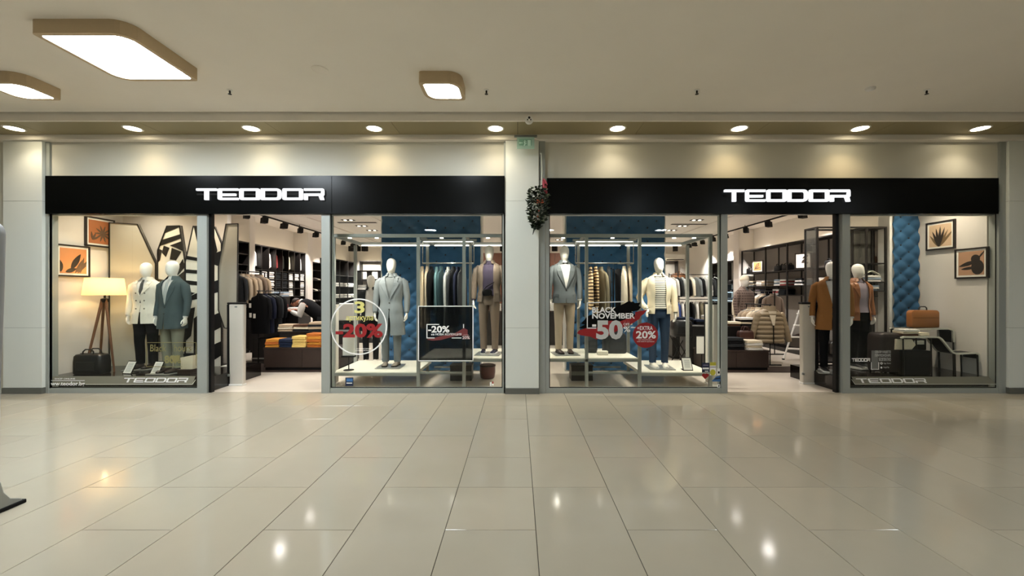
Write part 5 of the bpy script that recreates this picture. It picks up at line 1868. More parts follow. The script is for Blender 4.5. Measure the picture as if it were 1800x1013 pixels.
# ---- left wall: shirt wall
Ya, Yb_ = 11.12, 13.82
wall_unit('black shirt wall with eight narrow columns of pigeonholes along the left shop wall', XL + .01, -7.05, Ya, Yb_, 2.87, 8, [.5, .95, 1.20, 1.45, 1.70, 1.95, 2.20], M_UNITK)
cwid = (Yb_ - Ya) / 8
for c in range(8):
    y = Ya + cwid * (c + .5)
    for r, z in enumerate((1.70, 1.95, 1.45)):
        rows_txt = ('middle', 'upper', 'lower')[r]
        if c in (3, 4):
            m, what = (F_CHAR, 'dark folded shirt')
        elif c == 6 and r != 1:
            continue
        else:
            m, what = F_WHITE, 'white folded shirt'
        for k in range(4):
            folded('%s, %s of the %s stack, %s pigeonhole column of shirt wall' % (what, ORD[3 - k], rows_txt, CNT[c]), -7.22 + random.uniform(-.01, .01), y, z + .001 + k * .054, .30, .25, .040, m, random.uniform(-.06, .06), '%s shirts in the %s column of the shirt wall' % (what.split()[0], CNT[c]), 'folded_shirt')
    tops = {0: (F_WHITE, 'white'), 2: (F_WHITE, 'white'), 3: (F_RED, 'rust red'), 4: (F_GREY, 'grey'), 5: (F_CREAM, 'cream'), 7: (F_LGREY, 'pale grey')}
    if c in tops:
        m, nmc = tops[c]
        hang('small %s shirt hung at the top of the %s shirt wall column' % (nmc, CNT[c]), -7.20, y, 2.80, m, 'shirt', R90, (.42, .6, .66), 'shirts hung in the top row of the shirt wall', True)
# pilasters between the wall units
for n, (sx, y0, y1) in enumerate(((-1, 10.86, 11.08), (-1, 13.86, 14.20), (1, 13.16, 13.50)), 3):
    xx = sorted((sx * 7.0, sx * 7.47))
    struct('trim_%d' % n, MB().box(xx[0], xx[1], y0, y1, 0, HS - .002), M_SHOPWALL)
wall_unit('black shelf niche with lit boards between the left doorway mirror and the shirt wall', XL + .01, -7.0, 9.5, 10.84, 2.87, 2, [1.2, 2.29, 2.56], M_UNITK)
t = wall_unit('black framed shelf with olive lit back beyond the shirt wall', XL + .01, -7.05, 14.24, 15.6, 2.62, 2, [.8, 1.25, 1.62, 2.0, 2.35], mat('olive_back', (196, 190, 120), .6, noise=.04))
M_SHOE = mat('shoe_black', (26, 24, 24), .35)


def shoe_item(label, x, y, z, rotz, m, group):
    def f():
        u, s = shoe_mb(0)
        u.add(s.v, s.f)
        return u.mesh('shoe')
    o = link('shoe', cached('shoe_item', f), m, None, True, (x, y, z), rotz)
    tag(o, label, 'shoe', group)


for r, z in enumerate((1.62, 1.25, 2.0)):
    for k in range(6):
        shoe_item('%s shoe on the %s board of the olive backed shelf, %s from the front' % (('dark', 'white', 'brown')[(k + r) % 3], ('middle', 'lower', 'upper')[r], CNT[k]), -7.22, 14.40 + .19 * k, z + .003, R90, (M_SHOE, S_WHITE, S_BROWN)[(k + r) % 3], 'shoes on the olive backed shelf')
wall_unit('tall grey backed shelf at the far end of the left shop wall', XL + .01, -7.05, 15.7, 18.1, 2.87, 3, [.9, 1.35, 1.8, 2.25], M_UNITB)
for k in range(6):
    for q in range(2):
        stack('white folded shirt', 'in the %s pile, %s board of far left shelf' % (CNT[k], ('lower', 'upper')[q]), -7.22, 15.95 + .4 * k, (1.351, 1.801)[q], 3, [F_WHITE, F_LGREY], .3, .28, .05, 'folded shirts on the far left wall shelf', name='folded_shirt')
# black free standing shelf with white folded piles seen beside the back mannequin
wall_unit('black free standing shelf with white piles seen through the left vitrine', -5.02, -4.32, 12.9, 13.3, 2.25, 2, [.45, .85, 1.25, 1.65, 1.95], None, 'X', strip=False)
for r, z in enumerate((1.25, 1.65, .85)):
    for c, x in enumerate((-4.85, -4.50)):
        stack('white folded knit', 'in the %s pile, %s board of free standing shelf' % (('left', 'right')[c], ('middle', 'upper', 'lower')[r]), x, 13.1, z + .001, 3, [F_WHITE, F_LGREY, F_WHITE], .28, .3, .05, 'white knits on the free standing shelf')
# ---- back wall
wall_unit('grey backed shelf along the left part of the back wall', -6.9, -2.4, 18.12, 18.49, 2.94, 4, [.8, 1.25, 1.7, 2.15], M_UNITB, 'X')
wall_unit('grey backed shelf along the right part of the back wall', 2.5, 7.0, 18.12, 18.49, 2.94, 4, [.8, 1.25, 1.7, 2.05], M_UNITB, 'X')
for k in range(8):
    for x0, nm in ((-6.6, 'left'), (2.8, 'right')):
        stack('folded knit', 'in the %s pile on the %s back wall shelf' % (CNT[k], nm), x0 + .56 * k, 18.3, 1.251, 3, [(F_WHITE, F_CHAR, F_BEIGE, F_LBLUE)[k % 4]], .3, .3, .05, 'folded knits on the %s back wall shelf' % nm)
duffel('brown leather travel bag on the upper board of the right back wall shelf', wx(1192, 18.3), 18.3, 2.052, .58, .3, .34, M_WOOD)
duffel('black bag beside the brown travel bag on the back wall shelf', wx(1175, 18.3) - .2, 18.3, 1.702, .4, .28, .30, M_BAGK)
t = thing('service_wall', 'brown wooden back panel of the cash desk seen beside the middle column', 'screen', (.2, 14.1, 0))
for k in range(5):
    MB().bbox(-1.75 + .7 * k + .003, -1.05 + .7 * k - .003, -.03, .03, 0, 2.9, .004).build('panel', mat('brown_panel', (112, 72, 54), .5, noise=.12, scale=8), t)
t = thing('cash_desk', 'low black cash desk before the brown wooden panel', 'counter', (.2, 12.6, 0))
MB().bbox(-1.7, 1.7, -.3, .3, 0, .98, .01).build('body', M_UNIT, t)
MB().bbox(-1.75, 1.75, -.34, .34, .98, 1.02, .006).build('worktop', M_DARKWOOD, t)
for k, (px, w_, h) in enumerate(((872, .3, .2), (966, .25, .34), (976, .2, .24))):
    t = thing('gift_box', '%s pale carton on the cash desk beside the middle column' % ('wide', 'tall', 'small')[k], 'box', (wx(px, 12.5) if k != 2 else wx(px, 12.5) + .12, 12.5, 1.021))
    MB().bbox(-w_ / 2, w_ / 2, -.12, .12, 0, h, .004).build('body', M_PAPER, t)
    MB().bbox(-w_ / 2 - .004, w_ / 2 + .004, -.124, .124, h * .78, h + .004, .003).build('lid', M_LINEV, t)

# ---- right wall
bays = [8.25, 9.05, 9.95, 10.9, 11.85, 13.1]
wall_unit('long black open shelf wall along the right side of the shop', 7.05, XR - .01, 8.25, 13.1, 2.87, bays, [.42, 1.50, 1.75, 2.15], M_UNITB, frames=True)
for n, (Y, what, mm) in enumerate(((12.45, 'A', 0), (10.45, 'B', 1))):
    if n == 0:
        picture('orange abstract print leaning on the top board of the right wall shelf', 7.18, Y, 2.155 + .19, .36, -1.15, ('apricot', (214, 148, 92)), [(P_MID, [leaf_poly(-.7, -.7, 1.6, a, .12) for a in (.3, .7, 1.1)] + [leaf_poly(.5, .8, .9, a, .1) for a in (3.6, 4.2)])], .02)
    else:
        picture('black and white photo print leaning on the top board of the right wall shelf', 7.18, Y, 2.155 + .21, .40, -1.15, ('white', (226, 218, 204)), [(P_DK, [leaf_poly(-.3, -.4, 1.3, .6, .35), leaf_poly(.9, .9, 1.2, 3.6, .3), leaf_poly(.2, -.5, .7, .2, .2)])], .02)
for k, (Y, m, lb) in enumerate(((12.9, M_BAGK, 'black toiletry bag at the far end of the top board'), (11.5, M_BAGG, 'grey clutch bag in the second bay of the top board'), (11.15, M_BAGK, 'black clutch bag beside the grey one on the top board'), (9.6, M_BAGK, 'black bag near the front of the top board'), (8.6, M_WOOD, 'brown bag at the front end of the top board'))):
    duffel('%s of the right wall shelf' % lb, 7.25, Y, 2.151, .24, .22, .16, m, R90)
STK = [F_WHITE, F_CREAM, F_CHAR, F_LBLUE, F_GREY]
for k in range(9):
    Y = 9.25 + .43 * k
    if min(abs(Y - b) for b in bays) < .16:
        Y += .17
    mm = [[F_WHITE, F_LGREY], [F_CREAM, F_WHITE], [F_LBLUE, F_WHITE], [F_WHITE, F_CHAR], [F_RED, F_WHITE], [F_WHITE, F_LBLUE], [F_BEIGE, F_WHITE], [F_WHITE, F_WHITE], [F_GREY, F_CREAM]][k]
    stack('folded shirt', 'in %s pile from the front on upper right wall shelf' % (CNT + ['ninth'])[k], 7.25, Y, 1.751, 4, mm, .30, .28, .042, 'folded shirts on the right wall shelf', name='folded_shirt')
for k in range(5):
    Y = 11.05 + .42 * k
    if min(abs(Y - b) for b in bays) < .16:
        Y += .17
    stack('folded knit', 'in %s pile from the front on lower right wall shelf' % CNT[k], 7.25, Y, 1.501, 3, [[F_CHAR], [F_WHITE, F_RED], [F_NAVY], [F_MAUVE, F_WHITE], [F_CHAR, F_BEIGE]][k], .30, .28, .05, 'folded knits on the right wall shelf')
for k in range(8):
    shoe_item('%s shoe on the bottom right wall shelf board, %s from the front' % (('grey', 'brown')[k % 2], CNT[k]), 7.18, 9.3 + .45 * k if min(abs(9.3 + .45 * k - b) for b in bays) > .1 else 9.42 + .45 * k, .424, -R90 + .3, (F_GREY, S_BROWN)[k % 2], 'shoes on the bottom board of the right wall shelf')


def rail_rack(label, X, Y0, Y1, z, base=True, name='clothes_rack'):
    t = thing(name, label, 'clothes rack', (X, (Y0 + Y1) / 2, 0))
    h = (Y1 - Y0) / 2
    MB().tube([(0, -h, z), (0, h, z)], .012, 8).build('rail', M_BLACK, t, True)
    for y in (-h + .04, h - .04):
        MB().tube([(0, y, .02), (0, y, z)], .012, 8).build('post', M_BLACK, t, True)
        MB().bbox(-.24, .24, y - .02, y + .02, 0, .025, .004).build('foot', M_BLACK, t)
    return t


rail_rack('black clothes rack holding jackets before the right wall shelf', 6.45, 10.4, 12.1, 1.60)
for k, (m, c) in enumerate(((F_TAUPE, 'taupe jacket'), (F_BLACKF, 'black jacket'), (F_STONE, 'stone jacket'), (F_WHITE, 'white jacket'), (F_BLACKF, 'black jacket'), (F_TAUPE, 'brown grey jacket'), (F_CHAR, 'dark grey jacket'), (F_BLACKF, 'black jacket'), (F_CREAM, 'cream jacket'))):
    hang('%s, %s from the front on the rack before the right wall shelf' % (c, (CNT + ['ninth'])[k]), 6.45, 10.52 + .18 * k, 1.60, m, 'jacket', random.uniform(-.15, .15), (.92, .9, .9), 'jackets on the rack before the right wall shelf')
t = wall_unit('lit shelf with pale glowing boards and shoes beyond the right wall pilaster', 7.05, XR - .01, 13.6, 15.4, 2.62, 2, [.8, 1.25, 1.85], mat('pale_back', (198, 196, 188), .6))
M_COOL = emit('cool_light_board', (206, 232, 245), 1.1)
for z in (1.28, 1.56):
    MB().box(-.16, .19, -.86, .86, z, z + .02).build('light_board', M_COOL, t)
for r, z in enumerate((1.302, 1.582)):
    for k in range(6):
        shoe_item('dark shoe on the %s glowing board, %s from the front' % (('lower', 'upper')[r], CNT[k]), 7.22, 13.75 + .29 * k, z, -R90, M_SHOE, 'shoes on the glowing boards')
t = thing('display_hat', 'large round black hat on the lit shelf beyond the pilaster', 'hat', (7.25, 14.1, 1.853))
MB().lathe([(.18, 0), (.18, .012), (.10, .02), (.10, .10), (.07, .13), (.001, .135)], 20).build('felt_hat', M_BLACKM, t, True)

# ---- left doorway group
rail_rack('black clothes rack with beige jackets behind the hexagonal mirror', -6.12, 8.95, 10.1, 2.04)
for k, (m, c) in enumerate(((F_CHAR, 'charcoal jacket'), (F_STONE, 'stone beige jacket'), (F_BEIGE, 'warm beige jacket'), (F_STONE, 'stone beige jacket'), (F_TAUPE, 'taupe jacket'), (F_BEIGE, 'beige jacket'))):
    hang('%s, %s from the front on the rack behind the hexagonal mirror' % (c, CNT[k]), -6.12, 9.05 + .17 * k, 2.04, m, 'jacket', random.uniform(-.12, .12), (.85, .9, .85), 'jackets on the rack behind the hexagonal mirror')
rail_rack('low black clothes rack with dark jackets beside the white security gate', -5.70, 9.1, 10.0, 1.60)
for k, (m, c) in enumerate(((F_BLACKF, 'black jacket with white tags'), (F_NAVY, 'navy jacket'), (F_BLACKF, 'black jacket'), (F_CHAR, 'charcoal jacket'), (F_BLACKF, 'black jacket'))):
    g = hang('%s, %s from the front on the left gate rack' % (c, CNT[k]), -5.70, 9.2 + .16 * k, 1.60, m, 'coat', random.uniform(-.12, .12), (.88, .9, .82), 'dark jackets on the low rack by the left gate')
    if k == 0:
        for x, z in ((-.17, -.36), (-.16, -.62), (-.06, -.64)):
            MB().bbox(x - .03, x + .03, -.125, -.12, z - .09, z + .03, .002).build('price_tag', M_PAPER, g)
t = thing('storage_cube', 'black storage cube on the floor under the dark jackets', 'display block', (-5.70, 9.55, 0.026))
MB().bbox(-.20, .20, -.32, .32, 0, .50, .006).build('body', M_UNIT, t)
MB().box(-.203, .203, -.323, .323, .06, .09).build('edge_strip', M_STEEL, t)


def low_table(label, x0, x1, y0, y1, z, m=None, name='display_table'):
    t = thing(name, label, 'table', ((x0 + x1) / 2, (y0 + y1) / 2, 0.013))
    w_, d = (x1 - x0) / 2, (y1 - y0) / 2
    z -= .013
    MB().bbox(-w_ + .02, w_ - .02, -d + .02, d - .02, 0, .05, .003).build('plinth', M_BLACKM, t)
    n = max(1, round(w_ * 2 / .75))
    for k in range(n):
        a, b = -w_ + 2 * w_ * k / n, -w_ + 2 * w_ * (k + 1) / n
        MB().bbox(a + .002, b - .002, -d, d, .05, z - .03, .004).build('front_panel', m or M_DARKWOOD, t)
    MB().bbox(-w_ - .01, w_ + .01, -d - .01, d + .01, z - .03, z, .004).build('table_top', m or M_DARKWOOD, t)
    return t


zt = .46
low_table('low dark wooden box table with coloured sweaters in the left doorway', -5.08, -3.55, 8.32, 8.88, zt)
for px, n, m, c in ((485.5, 3, [F_MUSTARD, F_RUST, F_MUSTARD], 'mustard folded sweater, first pile,'), (509, 3, [F_DENIMD], 'navy folded sweater'), (532, 4, [F_YELLOW], 'pale yellow folded sweater'), (557, 5, [F_RUST, F_MUSTARD], 'orange folded sweater')):
    stack(c, 'on the low box table', wx(px, 8.52), 8.52, zt + .001, n, m, .29, .32, .055, 'coloured sweaters on the low box table')
for px, c, m in ((500, 'beige', [F_BEIGE]), (528, 'tan', [F_KHAKI, F_BEIGE])):
    pass
zt2 = .72
low_table('black second tier table behind the low box table', -5.15, -3.6, 8.98, 9.45, zt2, M_UNIT)
for px, n, m, c in ((508, 3, [F_BEIGE, F_CREAM], 'beige folded shirt'), (533, 3, [F_CHAR, F_CREAM, F_BROWN], 'dark and cream folded shirt'), (560, 4, [F_CHAR, F_BEIGE], 'black and beige folded shirt')):
    stack(c, 'on the black second tier table', wx(px, 9.15), 9.15, zt2 + .001, n, m, .33, .32, .05, 'folded shirts on the black second tier', name='folded_shirt')
t = low_table('tall black gondola with pale blue shirts before the shirt wall', -6.95, -6.05, 10.75, 11.05, 1.46, M_UNIT)
for k, (m, c) in enumerate((([F_LBLUE, F_GREY], 'pale blue'), ([F_LGREY, F_LBLUE], 'pale grey'), ([F_LBLUE, F_WHITE], 'blue and white'))):
    stack('%s folded shirt' % c, 'in the %s pile on the tall gondola' % CNT[k], -6.78 + .29 * k, 10.9, 1.462, 3, m, .28, .28, .04, 'folded shirts on the tall gondola', name='folded_shirt')
low_table('black table with red and white shirts before the bending person', -6.12, -5.30, 10.04, 10.66, 1.10, M_UNIT)
stack('faded red folded shirt before the bending person', 'on the black table', -5.96, 10.46, 1.102, 4, [F_RED], .27, .28, .04, 'red folded shirts before the person', name='folded_shirt')
stack('white folded shirt before the bending person', 'on the black table', -5.62, 10.50, 1.102, 2, [F_WHITE], .27, .28, .045, 'white folded shirts before the person', name='folded_shirt')
t = thing('display_cube', 'white display cube seen through the round offer sticker', 'display block', (wx(609, 10.6), 10.6, 0))
MB().bbox(-.25, .25, -.2, .2, 0, .86, .008).build('pedestal', M_UNIT, t)
MB().bbox(-.24, .24, -.19, .19, .861, 1.29, .02).build('cube', M_WHITE, t)

# ---- right doorway group
zt = .41
low_table('low dark wooden box table with white shirts in the right doorway', 3.72, 5.02, 8.30, 8.80, zt)
stack('white folded shirt', 'of the front corner pile on the right low table', wx(1319, 8.48), 8.46, zt + .001, 4, [F_WHITE, F_CREAM], .33, .30, .048, 'white folded shirts on the right low table', name='folded_shirt')
stack('black folded sweater', 'on the left of the right low table', wx(1288, 8.5), 8.5, zt + .001, 4, [F_BLACKF, F_CHAR], .33, .30, .06, 'black sweaters on the right low table')
duffel('brown leather bag standing behind the white shirts on the right low table', wx(1309, 8.72), 8.70, zt + .001, .32, .14, .36, mat('chestnut_leather', (70, 40, 32), .4, noise=.2))
low_table('black second tier table behind the right low table', 3.62, 5.02, 8.92, 9.30, .84, M_UNIT)
stack('cream and black folded shirt', 'of the pile on the right second tier', wx(1309, 9.08), 9.08, .842, 4, [F_BLACKF, F_CREAM, F_BLACKF, F_WHITE], .30, .30, .045, 'shirts on the right second tier', name='folded_shirt')
stack('brown folded shirt', 'of the left pile on the right second tier', wx(1286, 9.08), 9.08, .842, 2, [F_BROWN, F_CREAM], .26, .30, .045, 'brown shirts on the right second tier', name='folded_shirt')
low_table('black table with folded jeans and white sweaters seen through the right vitrine', 3.62, 4.85, 9.75, 10.2, .72, M_UNIT)
stack('dark folded jeans', 'of the left pile behind the right vitrine', wx(1205, 9.9), 9.95, .722, 5, [F_DENIMD, F_BLACKF], .33, .32, .05, 'folded jeans behind the right vitrine', name='folded_jeans')
stack('dark folded jeans', 'of the right pile behind the right vitrine', wx(1226, 9.9) + .06, 9.95, .722, 4, [F_BLACKF, F_DENIMD], .28, .32, .05, 'folded jeans behind the right vitrine', name='folded_jeans')
stack('white folded sweater', 'of the pile beside the jeans behind the right vitrine', wx(1246, 9.9) + .04, 9.95, .722, 5, [F_WHITE, F_CREAM], .30, .32, .06, 'white sweaters behind the right vitrine')
rail_rack('short black clothes rack with the beige puffer jacket in the right doorway', 5.40, 8.86, 9.85, 1.30)


def puffer_mesh():
    mb = MB()
    rings = []
    n = 36
    for i in range(n + 1):
        u = i / n
        z = -.78 + u * .62
        w_ = .27 - .02 * u - (.06 * max(0, u - .85) / .15)
        bulge = abs(sin(pi * u * 7)) ** .6
        rings.append(ell(0, 0, z, w_ * (.95 + .05 * bulge), .07 + .035 * bulge, 24, 2.6))
    rings += [ell(0, 0, -.13, .16, .08, 24, 2.4), ell(0, 0, -.10, .10, .075, 24, 2.2)]
    mb.loft(rings)
    return mb.mesh('puffer')


def puffer_sleeve(s):
    mb = MB()
    pts, rs = [], []
    for i in range(31):
        u = i / 30
        pts.append((s * (.19 + .16 * u ** .8), -.02 * u, -.19 - .56 * u))
        rs.append((.075 - .022 * u) * (.86 + .14 * abs(sin(pi * u * 7)) ** .6))
    mb.tube(pts, rs, 14, .9)
    return mb


t = thing('puffer_jacket', 'big beige quilted puffer jacket hanging at the front of the short rack', 'garment', (5.40, 8.92, 1.32))
t.scale = (1.18, 1.0, 1.08)
M_PUFF = mat('beige_nylon', (150, 134, 108), .5, noise=.08, scale=25, bump=.1)
link('body', puffer_mesh(), M_PUFF, t, True)
for s in (-1, 1):
    puffer_sleeve(s).build('sleeve', M_PUFF, t, True)
MB().add([(-.07, -.095, -.14), (.08, -.095, -.14), (.035, -.118, -.42), (.0, -.118, -.42)], [(0, 3, 2, 1)]).build('lining', F_CREAM, t)
MB().loft([ell(0, .0, z, r, r * .8, 16, 2.2) for z, r in ((-.15, .12), (-.09, .105), (-.04, .10), (-.05, .085), (-.10, .08))]).build('collar', M_PUFF, t, True)
MB().box(.012, .022, -.122, -.10, -.78, -.42).build('zip', M_DARKMETAL, t)
link('hanger', hanger_mesh(), M_BLACK, t)
for k, (m, c) in enumerate(((F_STONE, 'stone coat'), (F_CREAM, 'cream coat'), (F_BEIGE, 'beige coat'), (F_STONE, 'pale stone coat'))):
    hang('%s, %s behind the puffer jacket on the short rack' % (c, CNT[k]), 5.40, 9.14 + .17 * k, 1.30, m, 'jacket', random.uniform(-.1, .1), (1.02, .9, 1.0), 'coats behind the puffer jacket')
# two level rack seen through the right vitrine
t = thing('clothes_rack', 'two level black clothes rack seen through the right vitrine', 'clothes rack', (5.30, 12.5, 0))
for z in (2.10, 1.36):
    MB().tube([(-.75, 0, z), (.75, 0, z)], .012, 8).build('rail', M_BLACK, t, True)
for x in (-.75, .75):
    MB().tube([(x, 0, .02), (x, 0, 2.14)], .014, 8).build('post', M_BLACK, t, True)
    MB().bbox(x - .02, x + .02, -.28, .28, 0, .025, .004).build('foot', M_BLACK, t)
U = [F_WHITE, F_CHAR, F_LGREY, F_BLACKF, F_CREAM, F_GREY, F_BLACKF, F_WHITE, F_CHAR, F_BLACKF]
Un = ['white', 'charcoal', 'pale grey', 'black', 'cream', 'grey', 'black', 'white', 'charcoal', 'black']
for k in range(10):
    hang('%s shirt on the upper rail of the two level rack, %s from the left' % (Un[k], (CNT + ['ninth', 'tenth'])[k]), 4.66 + .14 * k, 12.5, 2.11, U[k], 'shirt', R90 + random.uniform(-.3, .3), (.9, .95, .85), 'shirts on the upper rail of the two level rack', False)
U = [F_CREAM, F_BLUE, F_WHITE, F_BLACKF, F_BLACKF, F_WHITE, F_OLIVE, F_CREAM, F_STONE, F_CHAR]
Un = ['cream', 'blue', 'white', 'black', 'black', 'white', 'olive', 'cream', 'stone', 'charcoal']
for k in range(10):
    hang('%s jacket on the lower rail of the two level rack, %s from the left' % (Un[k], (CNT + ['ninth', 'tenth'])[k]), 4.66 + .14 * k, 12.5, 1.37, U[k], 'jacket', R90 + random.uniform(-.3, .3), (.9, .75, .85), 'jackets on the lower rail of the two level rack', False)
# framed sheet on a pole and crossed-leg stand behind the right vitrine
t = thing('poster_stand', 'pale sheet in a black frame on a pole beside the right doorway gate', 'sign', (wx(1234, 8.12), 8.12, 0.0))
MB().lathe([(.12, 0), (.12, .01), (.012, .016)], 20).build('foot', M_BLACKM, t, True)
MB().tube([(0, .012, .01), (0, .012, .6)], .010, 8).build('pole', M_BLACKM, t, True)
MB().bbox(-.125, .125, -.012, .004, .36, .72, .003).build('frame', M_BLACKM, t)
MB().box(-.112, .112, -.014, -.012, .373, .707).build('sheet', M_PAPER, t)
t = thing('folding_stand', 'black folding stand with crossed legs behind the right vitrine', 'stand', (wx(1197, 8.95), 8.95, 0))
for y in (-.18, .18):
    for s in (-1, 1):
        MB().tube([(-.17 * s, y, .0), (.17 * s, y, .62)], .011, 8).build('leg', M_BLACK, t, True)
for x in (-.17, .17):
    MB().tube([(x, -.2, .62), (x, .2, .62)], .012, 8).build('top_bar', M_BLACK, t, True)
duffel('black travel bag lying on the folding stand behind the right vitrine', wx(1197, 8.95), 8.95, .634, .40, .34, .34, M_BAGK, handle=False)

# white step ladder
t = thing('step_ladder', 'white folding step ladder behind the right security gate', 'ladder', (6.50, 9.75, 0), -.35)
for s in (-.16, .16):
    r = MB().tube([(s * 1.1 - .10, -.18, .0), (s * .8 + .22, .0, 1.15)], .019, 6, .6).build('side_rail', M_WHITE, t)
    MB().bbox(s * 1.1 - .125, s * 1.1 - .075, -.205, -.155, 0, .03, .004).build('rubber_foot', M_BLACKM, r)
    MB().tube([(s * 1.1 + .38, .28, .0), (s * .8 + .24, .02, 1.12)], .015, 6, .6).build('rear_leg', M_WHITE, t)
for k in range(4):
    z = .26 + k * .27
    u = z / 1.15
    MB().bbox(-.155 - .10 + .32 * u, .155 - .10 + .32 * u, -.24 + .18 * u, -.12 + .18 * u, z - .015, z + .015, .004).build('tread', M_WHITE, t)

# black open frame shelf behind the right window mannequins
t = thing('shelf_unit', 'tall black open frame shelf standing behind the right window mannequins', 'shelf', (6.255, 7.955, .0))
ox, oy = 6.255, 7.955
for x in (5.60, 6.52, 6.88):
    for y in (7.78, 8.10):
        MB().box(x - ox, x + .03 - ox, y - oy, y + .03 - oy, 0, 2.80).build('post', M_UNIT, t)
for y in (7.78, 8.10):
    MB().box(5.63 - ox, 6.88 - ox, y - oy, y + .03 - oy, 2.77, 2.80).build('beam', M_UNIT, t)
for x in (5.60, 6.52, 6.88):
    MB().box(x - ox, x + .03 - ox, 7.81 - oy, 8.10 - oy, 2.77, 2.80).build('beam', M_UNIT, t)
MB().box(5.60 - ox, 6.91 - ox, -.17, .17, .24, .27).build('shelf_board', M_UNIT, t)
MB().tube([(6.05 - ox, -.10, 1.35), (6.52 - ox, .13, 1.35)], .010, 8).build('rail', M_UNIT, t)
MB().box(6.54 - ox, 6.89 - ox, .150, .158, .3, 2.76).build('smoked_pane', M_GREYGLASS, t)
MB().box(5.612 - ox, 5.618 - ox, -.145, .145, .3, 2.76).build('smoked_pane', M_GREYGLASS, t)
MB().box(6.53 - ox, 6.90 - ox, -.17, .17, 2.10, 2.12).build('shelf_board', M_UNIT, t)
MB().box(6.53 - ox, 6.90 - ox, -.17, .17, 1.75, 1.77).build('shelf_board', M_UNIT, t)
MB().box(6.20 - ox, 6.90 - ox, -.17, .17, 1.58, 1.60).build('shelf_board', M_UNIT, t)
stack('white and blue folded shirt', 'on the middle board of the frame shelf', 6.71, 7.95, 1.771, 3, [F_WHITE, F_LBLUE], .28, .26, .04, 'shirts on the frame shelf', name='folded_shirt')
stack('pale folded shirt', 'on the lower board of the frame shelf', 6.66, 7.95, 1.601, 3, [F_LBLUE, F_WHITE], .28, .26, .035, 'shirts on the frame shelf', name='folded_shirt')
for k in range(5):
    o = MB().tube([(-.17, 0, .0), (-.06, 0, .05), (0, 0, .07), (.06, 0, .05), (.17, 0, 0)], .009, 6).build('spare_hanger', M_LINEV, None, True, (6.68 + .012 * k, 7.84 + .045 * k, 1.905 + .004 * k))
    o.rotation_euler = (0, 0, .2 - .1 * k)
    tag(o, 'pale spare clothes hanger on the shirts of the frame shelf, %s from the front' % CNT[k], 'hanger', 'spare hangers on the frame shelf')
for k, (x, y, m, c, kd) in enumerate(((6.22, 7.90, F_GREY, 'blue grey', 'shirt'), (6.30, 8.00, F_MAUVE, 'mauve grey', 'shirt'), (6.42, 8.08, F_RUST, 'rust orange', 'jacket'))):
    hang('%s %s hanging below the boards of the frame shelf' % (c, kd), x, y, 1.33, m, kd, .0, (.8, .55, .72), 'clothes hanging in the frame shelf', hm=M_BLACK)

# boxes stored under the raised platforms
for nm, px, Y in (('right', 1021, 7.5), ('left', 812, 7.5)):
    t = thing('storage_box', 'black storage box with pale band under the raised platform of the %s vitrine' % nm, 'box', (wx(px, Y), Y, 0.001))
    MB().bbox(-.19, .19, -.15, .15, 0, .25, .006).build('body', M_UNIT, t)
    MB().box(-.192, .192, -.152, -.149, .10, .17).build('band', M_ALUD, t)
    MB().bbox(-.195, .195, -.155, .155, .25, .275, .004).build('lid', M_UNIT, t)
t = thing('floor_pot', 'round brown red pot under the raised platform by the middle column', 'pot', (wx(857, 7.6), 7.6, 0.001))
MB().lathe([(.11, 0), (.13, .02), (.145, .12), (.14, .25), (.125, .25), (.12, .08), (.001, .08)], 20).build('body', mat('oxblood_glaze', (86, 36, 30), .3, noise=.1), t, True)
MB().lathe([(.146, .22), (.152, .23), (.146, .245)], 20).build('rim', M_DARKWOOD, t, True)

# ================================================================== security gates
def gate(label, x, y, rotz, h=1.40, w_=.245, z=0.0, sx=1):
    t = thing('security_gate', label, 'security gate', (x, y, z), rotz)
    mb = MB()
    mb.loft([[(px * s, py, zz) for px, py in rrect(-w_ / 2, w_ / 2, -.045, .045, .02, 3)] for zz, s in ((.03, .93), (h - .035, 1.0))])
    mb.build('panel', mat('gate_white', (198, 192, 180), .45, noise=.02), t, True)
    e0, e1 = sorted((sx * (-w_ / 2 - .03), sx * (w_ / 2 + .012)))
    MB().bbox(e0, e1, -.05, .05, h - .033, h, .012).build('top_cap', M_BLACKM, t)
    mb = MB()
    e0, e1 = sorted((sx * (-w_ / 2 - .03), sx * (-w_ / 2 - .002)))
    mb.bbox(e0, e1, -.05, .05, .10, h - .034, .008)
    mb.build('edge_strip', M_BLACKM, t)
    MB().bbox(-w_ / 2 * .95, w_ / 2 * .95, -.055, .055, 0, .03, .006).build('foot', M_WHITE, t)
    MB().bbox(-.022, .022, -.049, -.044, h - .085, h - .065, .002).build('badge', F_GREY, t)
    MB().bbox(-w_ / 2 - .02, -w_ / 2 + .03, -.07, -.046, .16, .20, .006).build('latch', M_STEEL, t)
    return t


gate('white security gate with black edge at the left side of the left doorway', wx(416.5, 7.0), 7.02, .0)
gate('white security gate with black top at the right side of the right doorway', wx(1420, 7.1) + .02, 7.14, .0, w_=.235, sx=-1)
gate('white security gate seen edge on behind the glass beside the left doorway', -3.135, 7.05, R90, w_=.3)
gate('white security gate seen edge on behind the glass beside the right doorway', 3.285, 7.05, -R90, w_=.3)

